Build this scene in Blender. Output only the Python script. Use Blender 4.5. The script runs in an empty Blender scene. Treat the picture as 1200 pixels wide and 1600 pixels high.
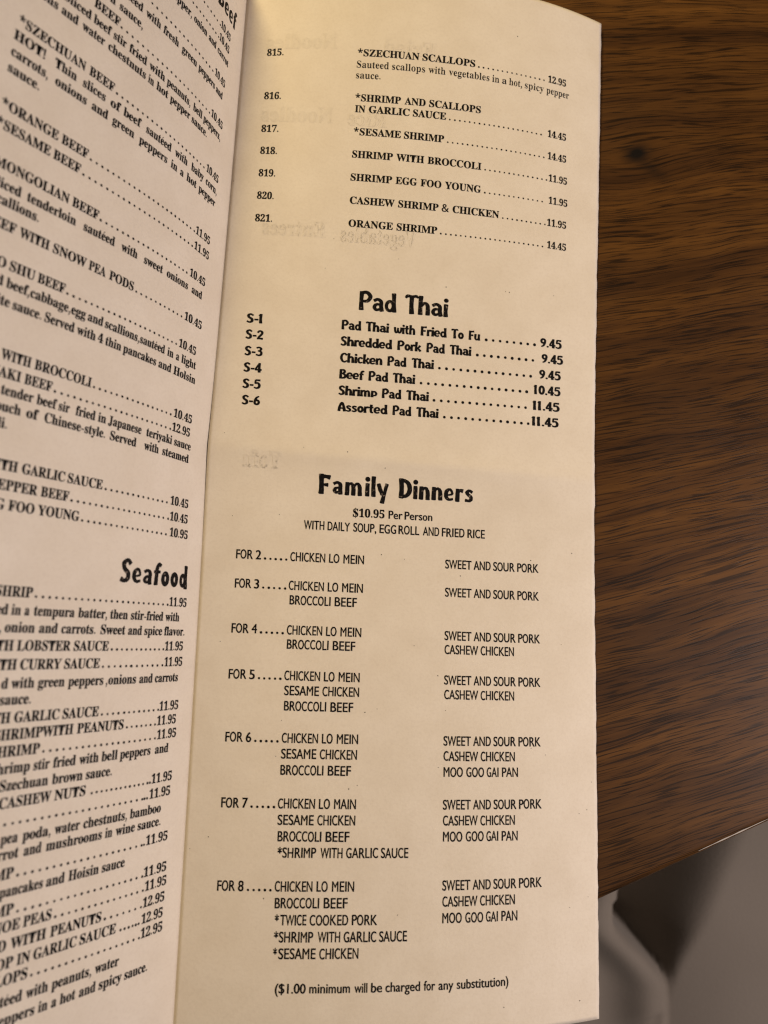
# Open menu on a dark wooden table, photographed close up.
import bpy, math, random
import numpy as np
from mathutils import Matrix, Vector
from mathutils.geometry import tessellate_polygon
random.seed(7); np.random.seed(7)
sc = bpy.context.scene
COL = sc.collection

# ------------------------------------------------------------------ page shape and camera pose (metres, radians)
FIT = {'cx': 0.041504, 'cy': -0.183558, 'cz': 0.197094, 'rx': 0.152621, 'ry': -0.026387, 'rz': 0.036492, 'W': 0.106116, 'r0': -0.003938, 'r1': -0.280969, 'r2': 0.310822, 'r3': -0.311826, 'rv': -0.195228, 'k0': 0.000326, 'k1': 0.060212, 'k2': -0.057716, 'k3': 0.0, 'l0': 1.218365, 'l1': -0.988182, 'l2': 0.748912, 'l3': 0.305144, 'lv': -0.528398, 'lv1': 0.862628, 'rv1': 0.257447, 'g0': -0.000851, 'g1': 0.003936, 'g2': 0.0}
H = 0.2794                      # page height
W = FIT['W']                    # page width
TILT = -0.025                   # lays the right edge of the page on the table
RX = np.array([[1, 0, 0], [0, math.cos(TILT), -math.sin(TILT)], [0, math.sin(TILT), math.cos(TILT)]])
TZ = 0.0099                     # the table top is z = 0

# ------------------------------------------------------------------ camera, world, lamps, exposure
cd = bpy.data.cameras.new('camera')
cam = bpy.data.objects.new('camera', cd); COL.objects.link(cam)
from mathutils import Euler
RXM = Matrix([list(r) for r in RX])
_cr = Euler((FIT['rx'], FIT['ry'], FIT['rz'])).to_matrix()
_cl = RXM @ Vector((FIT['cx'], FIT['cy'], FIT['cz'])) + Vector((0, 0, TZ))
cam.matrix_world = Matrix.Translation(_cl) @ (RXM @ _cr).to_4x4()
cd.lens = 4.2; cd.sensor_fit = 'AUTO'; cd.sensor_width = 4.2 * 1600 / 1202
cd.clip_start = 0.01; cd.clip_end = 20
cd.dof.use_dof = True; cd.dof.focus_distance = 0.205; cd.dof.aperture_fstop = 1.9
sc.camera = cam
sc.cycles.filter_width = 1.25

wd = bpy.data.worlds.new('World'); sc.world = wd; wd.use_nodes = True
wd.node_tree.nodes['Background'].inputs[0].default_value = (1.0, 0.86, 0.72, 1)
wd.node_tree.nodes['Background'].inputs[1].default_value = 0.03

def area(name, loc, target, size, power, color):
    d = bpy.data.lights.new(name, 'AREA'); d.shape = 'DISK'; d.size = size; d.energy = power; d.color = color
    o = bpy.data.objects.new(name, d); COL.objects.link(o); o.location = loc
    o.rotation_euler = (Vector(target) - Vector(loc)).to_track_quat('-Z', 'Y').to_euler()
    return o
area('pendant_lamp', (-0.16, 0.30, 0.36), (0.03, -0.06, 0), 0.14, 2.1, (1.0, 0.77, 0.39))
area('room_lamp', (0.50, -0.24, 0.27), (0.05, -0.16, 0.02), 0.24, 2.25, (1.0, 0.86, 0.83))

sc.view_settings.view_transform = 'Standard'
sc.view_settings.look = 'None'
sc.view_settings.exposure = 0.0
sc.view_settings.gamma = 1.0
sc.view_settings.use_curve_mapping = False

# ------------------------------------------------------------------ helpers
def mesh_obj(name, verts, faces, mat, parent=None, smooth=False):
    me = bpy.data.meshes.new(name); me.from_pydata([tuple(map(float, v)) for v in verts], [], faces); me.update()
    me.materials.append(mat)
    if smooth:
        me.polygons.foreach_set('use_smooth', [True] * len(me.polygons))
    o = bpy.data.objects.new(name, me); COL.objects.link(o)
    if parent is not None: o.parent = parent
    return o
def empty(name, label, cat, loc=(0, 0, 0)):
    o = bpy.data.objects.new(name, None); COL.objects.link(o); o.location = loc
    o.empty_display_size = 0.02
    o['label'] = label; o['category'] = cat
    return o

_q, _w = np.polynomial.legendre.leggauss(12); _q = (_q + 1) / 2; _w = _w / 2
def tent(t): return np.sqrt((t - .5) ** 2 + 0.010 ** 2)
def surf(u, v, left):
    """point on a page: u = metres from the fold, v = metres down from the top edge"""
    u = np.asarray(u, float); v = np.asarray(v, float) / H; s = u / W; d = FIT
    sg = s[..., None] * _q; vv = (v - .5)[..., None]
    if left:
        th = d['l0'] + d['l1'] * sg + d['l2'] * sg ** 2 + d['l3'] * sg ** 3 + vv * (d['lv'] + d['lv1'] * sg)
        X = -(np.cos(th) @ _w) * u; Z = (np.sin(th) @ _w) * u + d['k0'] * (tent(v) - .25)
    else:
        th = d['r0'] + d['r1'] * sg + d['r2'] * sg ** 2 + d['r3'] * sg ** 3 + vv * (d['rv'] + d['rv1'] * sg)
        X = (np.cos(th) @ _w) * u; Z = (np.sin(th) @ _w) * u + (d['k0'] + d['k1'] * s + d['k2'] * s * s) * (tent(v) - .25)
        fold = (v - (.492 + .010 * s)) * H                                        # the crease across the page, once folded in half
        Z = Z + .0058 * (s + .12) * (1.24 - s) * np.exp(-np.sqrt(fold ** 2 + .0005 ** 2) / .014)
    X = X + d['g0'] * ((v - .5) ** 2 - .08) + d['g1'] * (tent(v) - .25)
    P = np.stack([X, -H * v, Z], -1) @ RX.T
    P[..., 2] += TZ
    return P
def normal(u, v, left):
    e = 2e-4
    a = surf(u + e, v, left) - surf(u - e, v, left); b = surf(u, np.asarray(v) - e, left) - surf(u, np.asarray(v) + e, left)
    n = np.cross(a, b); n /= np.linalg.norm(n, axis=-1, keepdims=True)
    return -n if left else n                      # towards the reader
def on_page(u, v, left, lift):
    return surf(u, v, left) + normal(u, v, left) * lift

# ------------------------------------------------------------------ materials
class NT:
    def __init__(s, name):
        s.m = bpy.data.materials.new(name); s.m.use_nodes = True; s.t = s.m.node_tree; s.N = s.t.nodes; s.b = s.N['Principled BSDF']
    def n(s, ty, **k):
        o = s.N.new(ty)
        for a, b in k.items():
            if a.startswith('i_'):
                kk = a[2:]; o.inputs[int(kk) if kk.isdigit() else kk.replace('_', ' ')].default_value = b
            else: setattr(o, a, b)
        return o
    def l(s, a, b): s.t.links.new(a, b)
    def math(s, op, a, b=None, c=None, clamp=False):
        o = s.N.new('ShaderNodeMath'); o.operation = op; o.use_clamp = clamp
        for i, q in enumerate((a, b, c)):
            if q is None: continue
            if isinstance(q, (int, float)): o.inputs[i].default_value = q
            else: s.l(q, o.inputs[i])
        return o.outputs[0]
    def mix(s, f, a, b):
        o = s.N.new('ShaderNodeMix'); o.data_type = 'RGBA'
        for i, q in ((0, f), (6, a), (7, b)):
            if isinstance(q, (int, float)): o.inputs[i].default_value = q
            elif isinstance(q, tuple): o.inputs[i].default_value = q + (1,) if len(q) == 3 else q
            else: s.l(q, o.inputs[i])
        return o.outputs[2]
    def ramp(s, f, stops):
        o = s.N.new('ShaderNodeValToRGB'); e = o.color_ramp.elements
        while len(e) < len(stops): e.new(0.5)
        for q, (p, c) in zip(e, stops): q.position = p; q.color = c + (1,) if len(c) == 3 else c
        s.l(f, o.inputs[0]); return o.outputs[0]
    def noise(s, vec, scale, detail=3, rough=.5):
        o = s.n('ShaderNodeTexNoise', i_Scale=scale, i_Detail=detail, i_Roughness=rough)
        s.l(vec, o.inputs['Vector']); return o.outputs[0]
    def obj(s): return s.n('ShaderNodeTexCoord').outputs['Object']
    def mapping(s, vec, scale=(1, 1, 1), rot=(0, 0, 0), loc=(0, 0, 0)):
        o = s.n('ShaderNodeMapping'); s.l(vec, o.inputs[0]); o.inputs['Scale'].default_value = scale; o.inputs['Rotation'].default_value = rot; o.inputs['Location'].default_value = loc
        return o.outputs[0]

def mat_paper(name='cream_paper', k=1.0):
    t = NT(name); co = t.obj()
    n1 = t.noise(co, 90, 4, .6); n2 = t.noise(co, 1400, 2, .6); n3 = t.noise(co, 25, 2)
    c = t.mix(t.ramp(n1, [(.3, (0, 0, 0)), (.7, (1, 1, 1))]), (.765 * k, .68 * k, .555 * k), (.825 * k, .745 * k, .625 * k))
    c = t.mix(t.math('MULTIPLY', t.ramp(n2, [(.45, (0, 0, 0)), (.75, (1, 1, 1))]), .22), c, (.62, .53, .42))
    t.l(c, t.b.inputs['Base Color']); t.b.inputs['Roughness'].default_value = .62; t.b.inputs['Specular IOR Level'].default_value = .3
    bn = t.n('ShaderNodeBump', i_Strength=.35, i_Distance=.00012); t.l(t.math('ADD', t.noise(co, 900, 4, .65), t.math('MULTIPLY', n1, .9)), bn.inputs['Height'])
    b2 = t.n('ShaderNodeBump', i_Strength=.5, i_Distance=.0012); t.l(n3, b2.inputs['Height']); t.l(b2.outputs[0], bn.inputs['Normal'])
    t.l(bn.outputs[0], t.b.inputs['Normal'])
    return t.m
def mat_ink(name, col, wear, scale):
    t = NT(name); co = t.obj()
    n = t.noise(co, scale, 2, .6)
    t.l(t.mix(t.math('MULTIPLY', t.ramp(n, [(.62, (0, 0, 0)), (.72, (1, 1, 1))]), wear), col, (.35, .28, .22)), t.b.inputs['Base Color'])
    t.b.inputs['Roughness'].default_value = .6; t.b.inputs['Specular IOR Level'].default_value = .12
    return t.m
def mat_wood(ang, knot):
    t = NT('dark_walnut'); P = t.obj()
    sx = t.n('ShaderNodeSeparateXYZ'); t.l(P, sx.inputs[0]); x, y0 = sx.outputs[0], sx.outputs[1]
    # the grain fans out: steep by the near edge, flatter towards the middle of the table
    y = t.math('SUBTRACT', y0, t.math('MULTIPLY', t.math('SUBTRACT', x, knot[0]), t.math('SUBTRACT', .36, t.math('MULTIPLY', y0, .95))))
    # the grain bends round a knot
    dx = t.math('SUBTRACT', x, knot[0]); dy = t.math('SUBTRACT', y, knot[1])
    r2 = t.math('ADD', t.math('MULTIPLY', t.math('MULTIPLY', dx, dx), .35), t.math('MULTIPLY', dy, dy))
    fall = t.math('EXPONENT', t.math('MULTIPLY', r2, -1 / (.012 ** 2)))
    bend = t.math('MULTIPLY', t.math('MULTIPLY', fall, -.6), dy)
    y2 = t.math('ADD', y, bend)
    cb = t.n('ShaderNodeCombineXYZ'); t.l(x, cb.inputs[0]); t.l(y2, cb.inputs[1])
    q = cb.outputs[0]
    wv = t.noise(t.mapping(q, (9, 22, 1)), 1, 3, .55)        # slow wander
    yw = t.math('ADD', y2, t.math('MULTIPLY', t.math('SUBTRACT', wv, .5), .012))
    cb2 = t.n('ShaderNodeCombineXYZ'); t.l(x, cb2.inputs[0]); t.l(yw, cb2.inputs[1]); g = cb2.outputs[0]
    broad = t.noise(t.mapping(g, (6, 95, 1)), 1, 5, .68)
    fine = t.noise(t.mapping(g, (16, 420, 1)), 1, 4, .65)
    streak = t.noise(t.mapping(g, (5.5, 240, 1), loc=(3, 9, 0)), 1, 3, .55)
    patch = t.noise(t.mapping(g, (14, 34, 1), loc=(7, 2, 0)), 1, 3, .55)
    dash = t.noise(t.mapping(g, (85, 2300, 1), loc=(1, 5, 0)), 1, 2, .5)
    pore = t.noise(t.mapping(g, (42, 1600, 1), loc=(4, 1, 0)), 1, 2, .5)
    den = t.math('MULTIPLY', t.math('SUBTRACT', t.noise(t.mapping(P, (38, 60, 1), loc=(2, 8, 0)), 1, 3, .6), .5), .34)
    dash = t.math('ADD', dash, den); pore = t.math('SUBTRACT', pore, t.math('MULTIPLY', den, .8)); streak = t.math('ADD', streak, t.math('MULTIPLY', den, .5))
    c = t.ramp(broad, [(.30, (.040, .0165, .0050)), (.45, (.084, .0345, .0080)), (.58, (.128, .054, .0110)), (.75, (.178, .076, .0150))])
    c = t.mix(t.math('MULTIPLY', t.ramp(patch, [(.40, (0, 0, 0)), (.68, (1, 1, 1))]), .42), c, (.040, .018, .0065))
    c = t.mix(t.math('MULTIPLY', t.ramp(fine, [(.34, (1, 1, 1)), (.54, (0, 0, 0))]), .45), c, (.026, .0110, .0036))
    c = t.mix(t.math('MULTIPLY', t.ramp(streak, [(.28, (1, 1, 1)), (.40, (0, 0, 0))]), .60), c, (.014, .0064, .0028))
    c = t.mix(t.math('MULTIPLY', t.ramp(dash, [(.38, (1, 1, 1)), (.45, (0, 0, 0))]), .72), c, (.006, .0035, .002))
    c = t.mix(t.math('MULTIPLY', t.ramp(pore, [(.36, (1, 1, 1)), (.43, (0, 0, 0))]), .72), c, (.009, .0045, .002))
    # the knot itself and its tail
    k = t.math('EXPONENT', t.math('MULTIPLY', t.math('ADD', t.math('MULTIPLY', t.math('MULTIPLY', dx, dx), .6), t.math('MULTIPLY', dy, dy)), -1 / (.0029 ** 2)))
    c = t.mix(t.math('MULTIPLY', k, 1.15, clamp=True), c, (.008, .006, .005))
    dx2 = t.math('SUBTRACT', dx, .0045); dy2 = t.math('ADD', dy, .0055)
    ax = t.math('ADD', t.math('MULTIPLY', dx2, .75), t.math('MULTIPLY', dy2, -.66)); ay = t.math('ADD', t.math('MULTIPLY', dx2, .66), t.math('MULTIPLY', dy2, .75))
    k2 = t.math('EXPONENT', t.math('ADD', t.math('MULTIPLY', t.math('MULTIPLY', ax, ax), -1 / (.006 ** 2)), t.math('MULTIPLY', t.math('MULTIPLY', ay, ay), -1 / (.0019 ** 2))))
    c = t.mix(t.math('MULTIPLY', k2, .6, clamp=True), c, (.016, .009, .005))
    t.l(c, t.b.inputs['Base Color'])
    rr = t.math('ADD', .33, t.math('MULTIPLY', t.noise(P, 35, 3), .16)); t.l(rr, t.b.inputs['Roughness'])
    t.b.inputs['Specular IOR Level'].default_value = .26
    bn = t.n('ShaderNodeBump', i_Strength=.18, i_Distance=.0001)
    t.l(t.math('ADD', t.math('MULTIPLY', t.ramp(dash, [(.30, (0, 0, 0)), (.45, (1, 1, 1))]), 1.0), t.math('MULTIPLY', fine, .7)), bn.inputs['Height'])
    t.l(bn.outputs[0], t.b.inputs['Normal'])
    return t.m
def mat_plain(name, col, rough, spec=.5, nscale=None, amt=.15, metal=0):
    t = NT(name)
    if nscale:
        n = t.noise(t.obj(), nscale, 3); d = tuple(a * (1 - amt) for a in col); u = tuple(min(1, a * (1 + amt)) for a in col)
        t.l(t.mix(n, d, u), t.b.inputs['Base Color'])
    else: t.b.inputs['Base Color'].default_value = col + (1,)
    t.b.inputs['Roughness'].default_value = rough; t.b.inputs['Specular IOR Level'].default_value = spec; t.b.inputs['Metallic'].default_value = metal
    return t.m
def mat_fabric():
    t = NT('greige_fabric'); co = t.obj()
    c = t.mix(t.noise(co, 18, 3), (.205, .172, .135), (.275, .236, .19))
    c = t.mix(t.math('MULTIPLY', t.noise(co, 1500, 2), .3), c, (.13, .115, .1))
    t.l(c, t.b.inputs['Base Color']); t.b.inputs['Roughness'].default_value = .85; t.b.inputs['Sheen Weight'].default_value = .15
    bn = t.n('ShaderNodeBump', i_Strength=.3, i_Distance=.0004); t.l(t.noise(co, 900, 2), bn.inputs['Height']); t.l(bn.outputs[0], t.b.inputs['Normal'])
    return t.m

# ------------------------------------------------------------------ pixel rays (used once to find the table edge's real position)
EDGE_A = Vector((0.10581, -0.25213, 0.00000)); EDGE_B = Vector((0.15141, -0.23106, 0.00000)); KNOT = (0.11709, -0.04074)
FLOOR_Z = -0.62
floor_m = mat_plain('dark_floor', (.03, .026, .022), .6, .4, 8)
fl = mesh_obj('floor', [(-3, -3, FLOOR_Z), (3, -3, FLOOR_Z), (3, 3, FLOOR_Z), (-3, 3, FLOOR_Z)], [(0, 1, 2, 3)], floor_m)
fl['kind'] = 'structure'

# ------------------------------------------------------------------ the table
ed = (EDGE_B - EDGE_A).normalized(); en = Vector((-ed.y, ed.x, 0))       # en points to the table's inside
ang = math.atan2(ed.y, ed.x)
table = empty('table', 'dark brown walnut table with wavy grain and a knot, under the open menu', 'table', (EDGE_A.x, EDGE_A.y, FLOOR_Z))
wood = mat_wood(ang, (KNOT[0] - EDGE_A.x, KNOT[1] - EDGE_A.y))
def table_local(p): return (p[0] - EDGE_A.x, p[1] - EDGE_A.y, p[2] - FLOOR_Z)
def slab(x0, x1, y0, y1, zt, zb, r, k=14):
    """slab with a rounded upper near edge: section swept along the edge"""
    prof = [(y0, zb)] + [(y0 + r - r * math.cos(a), zt - r + r * math.sin(a)) for a in [i * math.pi / 2 / k for i in range(k + 1)]] + [(y1, zt), (y1, zb)]
    V = []; n = len(prof)
    for xx in (x0, x1):
        for (yy, zz) in prof:
            p = EDGE_A + ed * xx + en * yy; V.append(table_local((p.x, p.y, zz)))
    Fc = [(i, (i + 1) % n, n + (i + 1) % n, n + i) for i in range(n)]
    Fc = [tuple(reversed(f)) for f in Fc] + [tuple(range(n)), tuple(range(2 * n - 1, n - 1, -1))]
    return V, Fc
# the tabletop keeps its own origin at the world's so that the grain runs in real coordinates
V, Fc = slab(-.55, .65, 0, .75, 0, -.026, .0025)
top = mesh_obj('tabletop', V, Fc, wood, table)
V, Fc = slab(-.5499, .6499, .004, .74, -.0262, -.031, .0005)
mesh_obj('underside_panel', V, Fc, mat_plain('underside_wood', (.03, .017, .009), .6), table)
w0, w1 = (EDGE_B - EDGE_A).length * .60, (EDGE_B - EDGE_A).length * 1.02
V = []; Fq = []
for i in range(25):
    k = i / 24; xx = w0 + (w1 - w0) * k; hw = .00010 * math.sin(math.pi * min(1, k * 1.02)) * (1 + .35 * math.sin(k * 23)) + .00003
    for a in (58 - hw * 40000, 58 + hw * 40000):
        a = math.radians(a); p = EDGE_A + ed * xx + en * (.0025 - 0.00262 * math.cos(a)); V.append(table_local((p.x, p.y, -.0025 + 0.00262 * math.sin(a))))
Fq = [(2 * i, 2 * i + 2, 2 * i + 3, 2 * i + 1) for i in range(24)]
mesh_obj('edge_highlight', V, Fq, mat_plain('painted_highlight', (.62, .56, .47), .35), table)  # thin pale strip: the bright glint on the rounded edge, put in as colour
def lathe(prof, seg=32):
    V = []; Fq = []
    for r, z in prof:
        for i in range(seg): a = 2 * math.pi * i / seg; V.append((r * math.cos(a), r * math.sin(a), z))
    for j in range(len(prof) - 1):
        for i in range(seg): Fq.append((j * seg + i, j * seg + (i + 1) % seg, (j + 1) * seg + (i + 1) % seg, (j + 1) * seg + i))
    Fq += [tuple(range(seg - 1, -1, -1)), tuple(range((len(prof) - 1) * seg, len(prof) * seg))]
    return V, Fq
c0 = EDGE_A + ed * .05 + en * .375
V, Fq = lathe([(.20, 0), (.205, .008), (.19, .02), (.05, .032), (.035, .06), (.035, .555), (.10, .575), (.10, -FLOOR_Z - .0312)])
V = [(v[0] + c0.x - EDGE_A.x, v[1] + c0.y - EDGE_A.y, v[2]) for v in V]
mesh_obj('pedestal', V, Fq, mat_plain('black_iron', (.02, .02, .02), .5), table, True)

# ------------------------------------------------------------------ fabric seat below the table's edge
def fabric_seat():
    O = Vector((0.17377, -0.32653, -0.16000)); ax = Vector((0.99964, 0.02675, 0.00000)); ay = Vector((0.00556, 0.99998, 0.00000))
    z0 = O.z
    Z = lambda x, y: ((x / 3.4286 - 150) / 3.328, -(y / 3.4286 - 230) / 3.328)
    lb = np.array(sorted([(b, a) for a, b in [Z(520, -400), Z(440, 300), Z(400, 480), Z(365, 570), Z(356, 630), Z(380, 690), Z(430, 740), Z(500, 800), Z(560, 860), Z(610, 920), Z(632, 970), Z(632, 1040), Z(636, 1100), Z(637, 2200)]]))
    rb = np.array(sorted([(b, a) for a, b in [Z(1200, -300), Z(1085, 190), Z(1000, 350), Z(930, 500), Z(860, 650), Z(790, 760), Z(730, 860), Z(690, 950), Z(655, 1050), Z(642, 1100), Z(641, 2200)]]))
    A = np.linspace(-150, 260, 206); B = np.linspace(-220, 150, 186)
    aa, bb = np.meshgrid(A, B)
    aL = np.interp(bb, lb[:, 0], lb[:, 1]); aR = np.interp(bb, rb[:, 0], rb[:, 1]); wd_ = np.maximum(aR - aL, .3)
    t = (aa - aL) / wd_
    dep = np.clip(wd_ * 1.7, 0, 52)
    sm = lambda q: np.clip(q, 0, 1) ** 2 * (3 - 2 * np.clip(q, 0, 1))
    drop = np.clip((aa - aL) / 4.0, 0, 1); drop = drop ** 1.5
    hole = np.where(t > 0, -dep * drop * (1 - sm((t - .05) / 1.0)), 0)
    right = np.where(aa > aR, 0.10 * np.clip(aa - aR, 0, 60) - .0006 * np.clip(aa - aR, 0, 60) ** 2, 0)
    dl = aL - aa
    leftz = np.where(dl > 0, 3.2 * np.exp(-((dl - 2.5) / 5.5) ** 2) * 0 + 6 * np.exp(-((dl - 8) / 10.0) ** 2) + 2.5 * np.exp(-((dl - 40) / 9.0) ** 2), 0) 
    # seam running off the fold's foot to the lower left
    s0 = Z(634, 1105); sd = np.array((-220.0, -95.0)); sd = sd / np.hypot(*sd)
    along = (aa - s0[0]) * sd[0] + (bb - s0[1]) * sd[1]; perp = (aa - s0[0]) * -sd[1] + (bb - s0[1]) * sd[0]
    seam = -3.5 * np.exp(-(perp / 1.8) ** 2) * sm(along / 5)
    facet = np.where(perp < 0, -1.5, 0) * 0
    wob = 1.2 * np.sin(aa * .06 + bb * .035) + .8 * np.sin(bb * .11 - aa * .04)
    z = z0 + (hole + right + leftz + seam + wob) * .001
    P = [O + ax * (a * .001) + ay * (b * .001) for a, b in zip(aa.ravel(), bb.ravel())]
    V = [(p.x, p.y, zz) for p, zz in zip(P, z.ravel())]
    n, m = aa.shape
    Fq = [(i * m + j, i * m + j + 1, (i + 1) * m + j + 1, (i + 1) * m + j) for i in range(n - 1) for j in range(m - 1)]
    ring = [j for j in range(m)] + [i * m + m - 1 for i in range(1, n)] + [(n - 1) * m + j for j in range(m - 2, -1, -1)] + [i * m for i in range(n - 2, 0, -1)]
    base = len(V)
    for k in ring: V.append((V[k][0], V[k][1], FLOOR_Z))
    R_ = len(ring)
    for k in range(R_): Fq.append((ring[(k + 1) % R_], ring[k], base + k, base + (k + 1) % R_))
    Fq.append(tuple(base + k for k in range(R_ - 1, -1, -1)))
    o = mesh_obj('fabric_seat', V, Fq, mat_fabric(), None, True)
    o['label'] = 'blurred grey-beige fabric seat with a deep dark fold, below the table edge'; o['category'] = 'seat'
fabric_seat()

# ------------------------------------------------------------------ the menu's two pages
menu = empty('menu', 'open cream paper menu with black print, left page raised, lying on the dark wooden table', 'menu', (0, 0, 0))
paper = mat_paper()
THK = .00014
def page(left, nu, nv):
    u = np.linspace(0, W, nu); v = np.linspace(0, H, nv)
    uu, vv = np.meshgrid(u, v)
    rag = np.convolve(np.random.randn(nv + 8), np.ones(3) / 3, 'valid')[:nv] * .00011      # slightly rough cut edge
    uu[:, -1] += rag
    top_ = on_page(uu, vv, left, 0.0); bot = on_page(uu, vv, left, -THK)
    V = np.concatenate([top_.reshape(-1, 3), bot.reshape(-1, 3)]); K = nu * nv
    Fq = []
    for i in range(nv - 1):
        for j in range(nu - 1):
            a = i * nu + j; f = (a, a + nu, a + nu + 1, a + 1)
            if left: f = f[::-1]
            Fq.append(f); Fq.append(tuple(K + q for q in f[::-1]))
    ring = [j for j in range(nu)] + [i * nu + nu - 1 for i in range(1, nv)] + [(nv - 1) * nu + j for j in range(nu - 2, -1, -1)] + [i * nu for i in range(nv - 2, 0, -1)]
    for a, b in zip(ring, ring[1:] + ring[:1]):
        f = (a, b, K + b, K + a); Fq.append(f[::-1] if left else f)
    return mesh_obj('page', V, Fq, paper, menu, True)
page_left = page(True, 110, 190); page_left['label'] = 'raised left page with beef and seafood dishes'
page_right = page(False, 110, 290); page_right['label'] = 'right page with pad thai and family dinners, creased across the middle'

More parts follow.
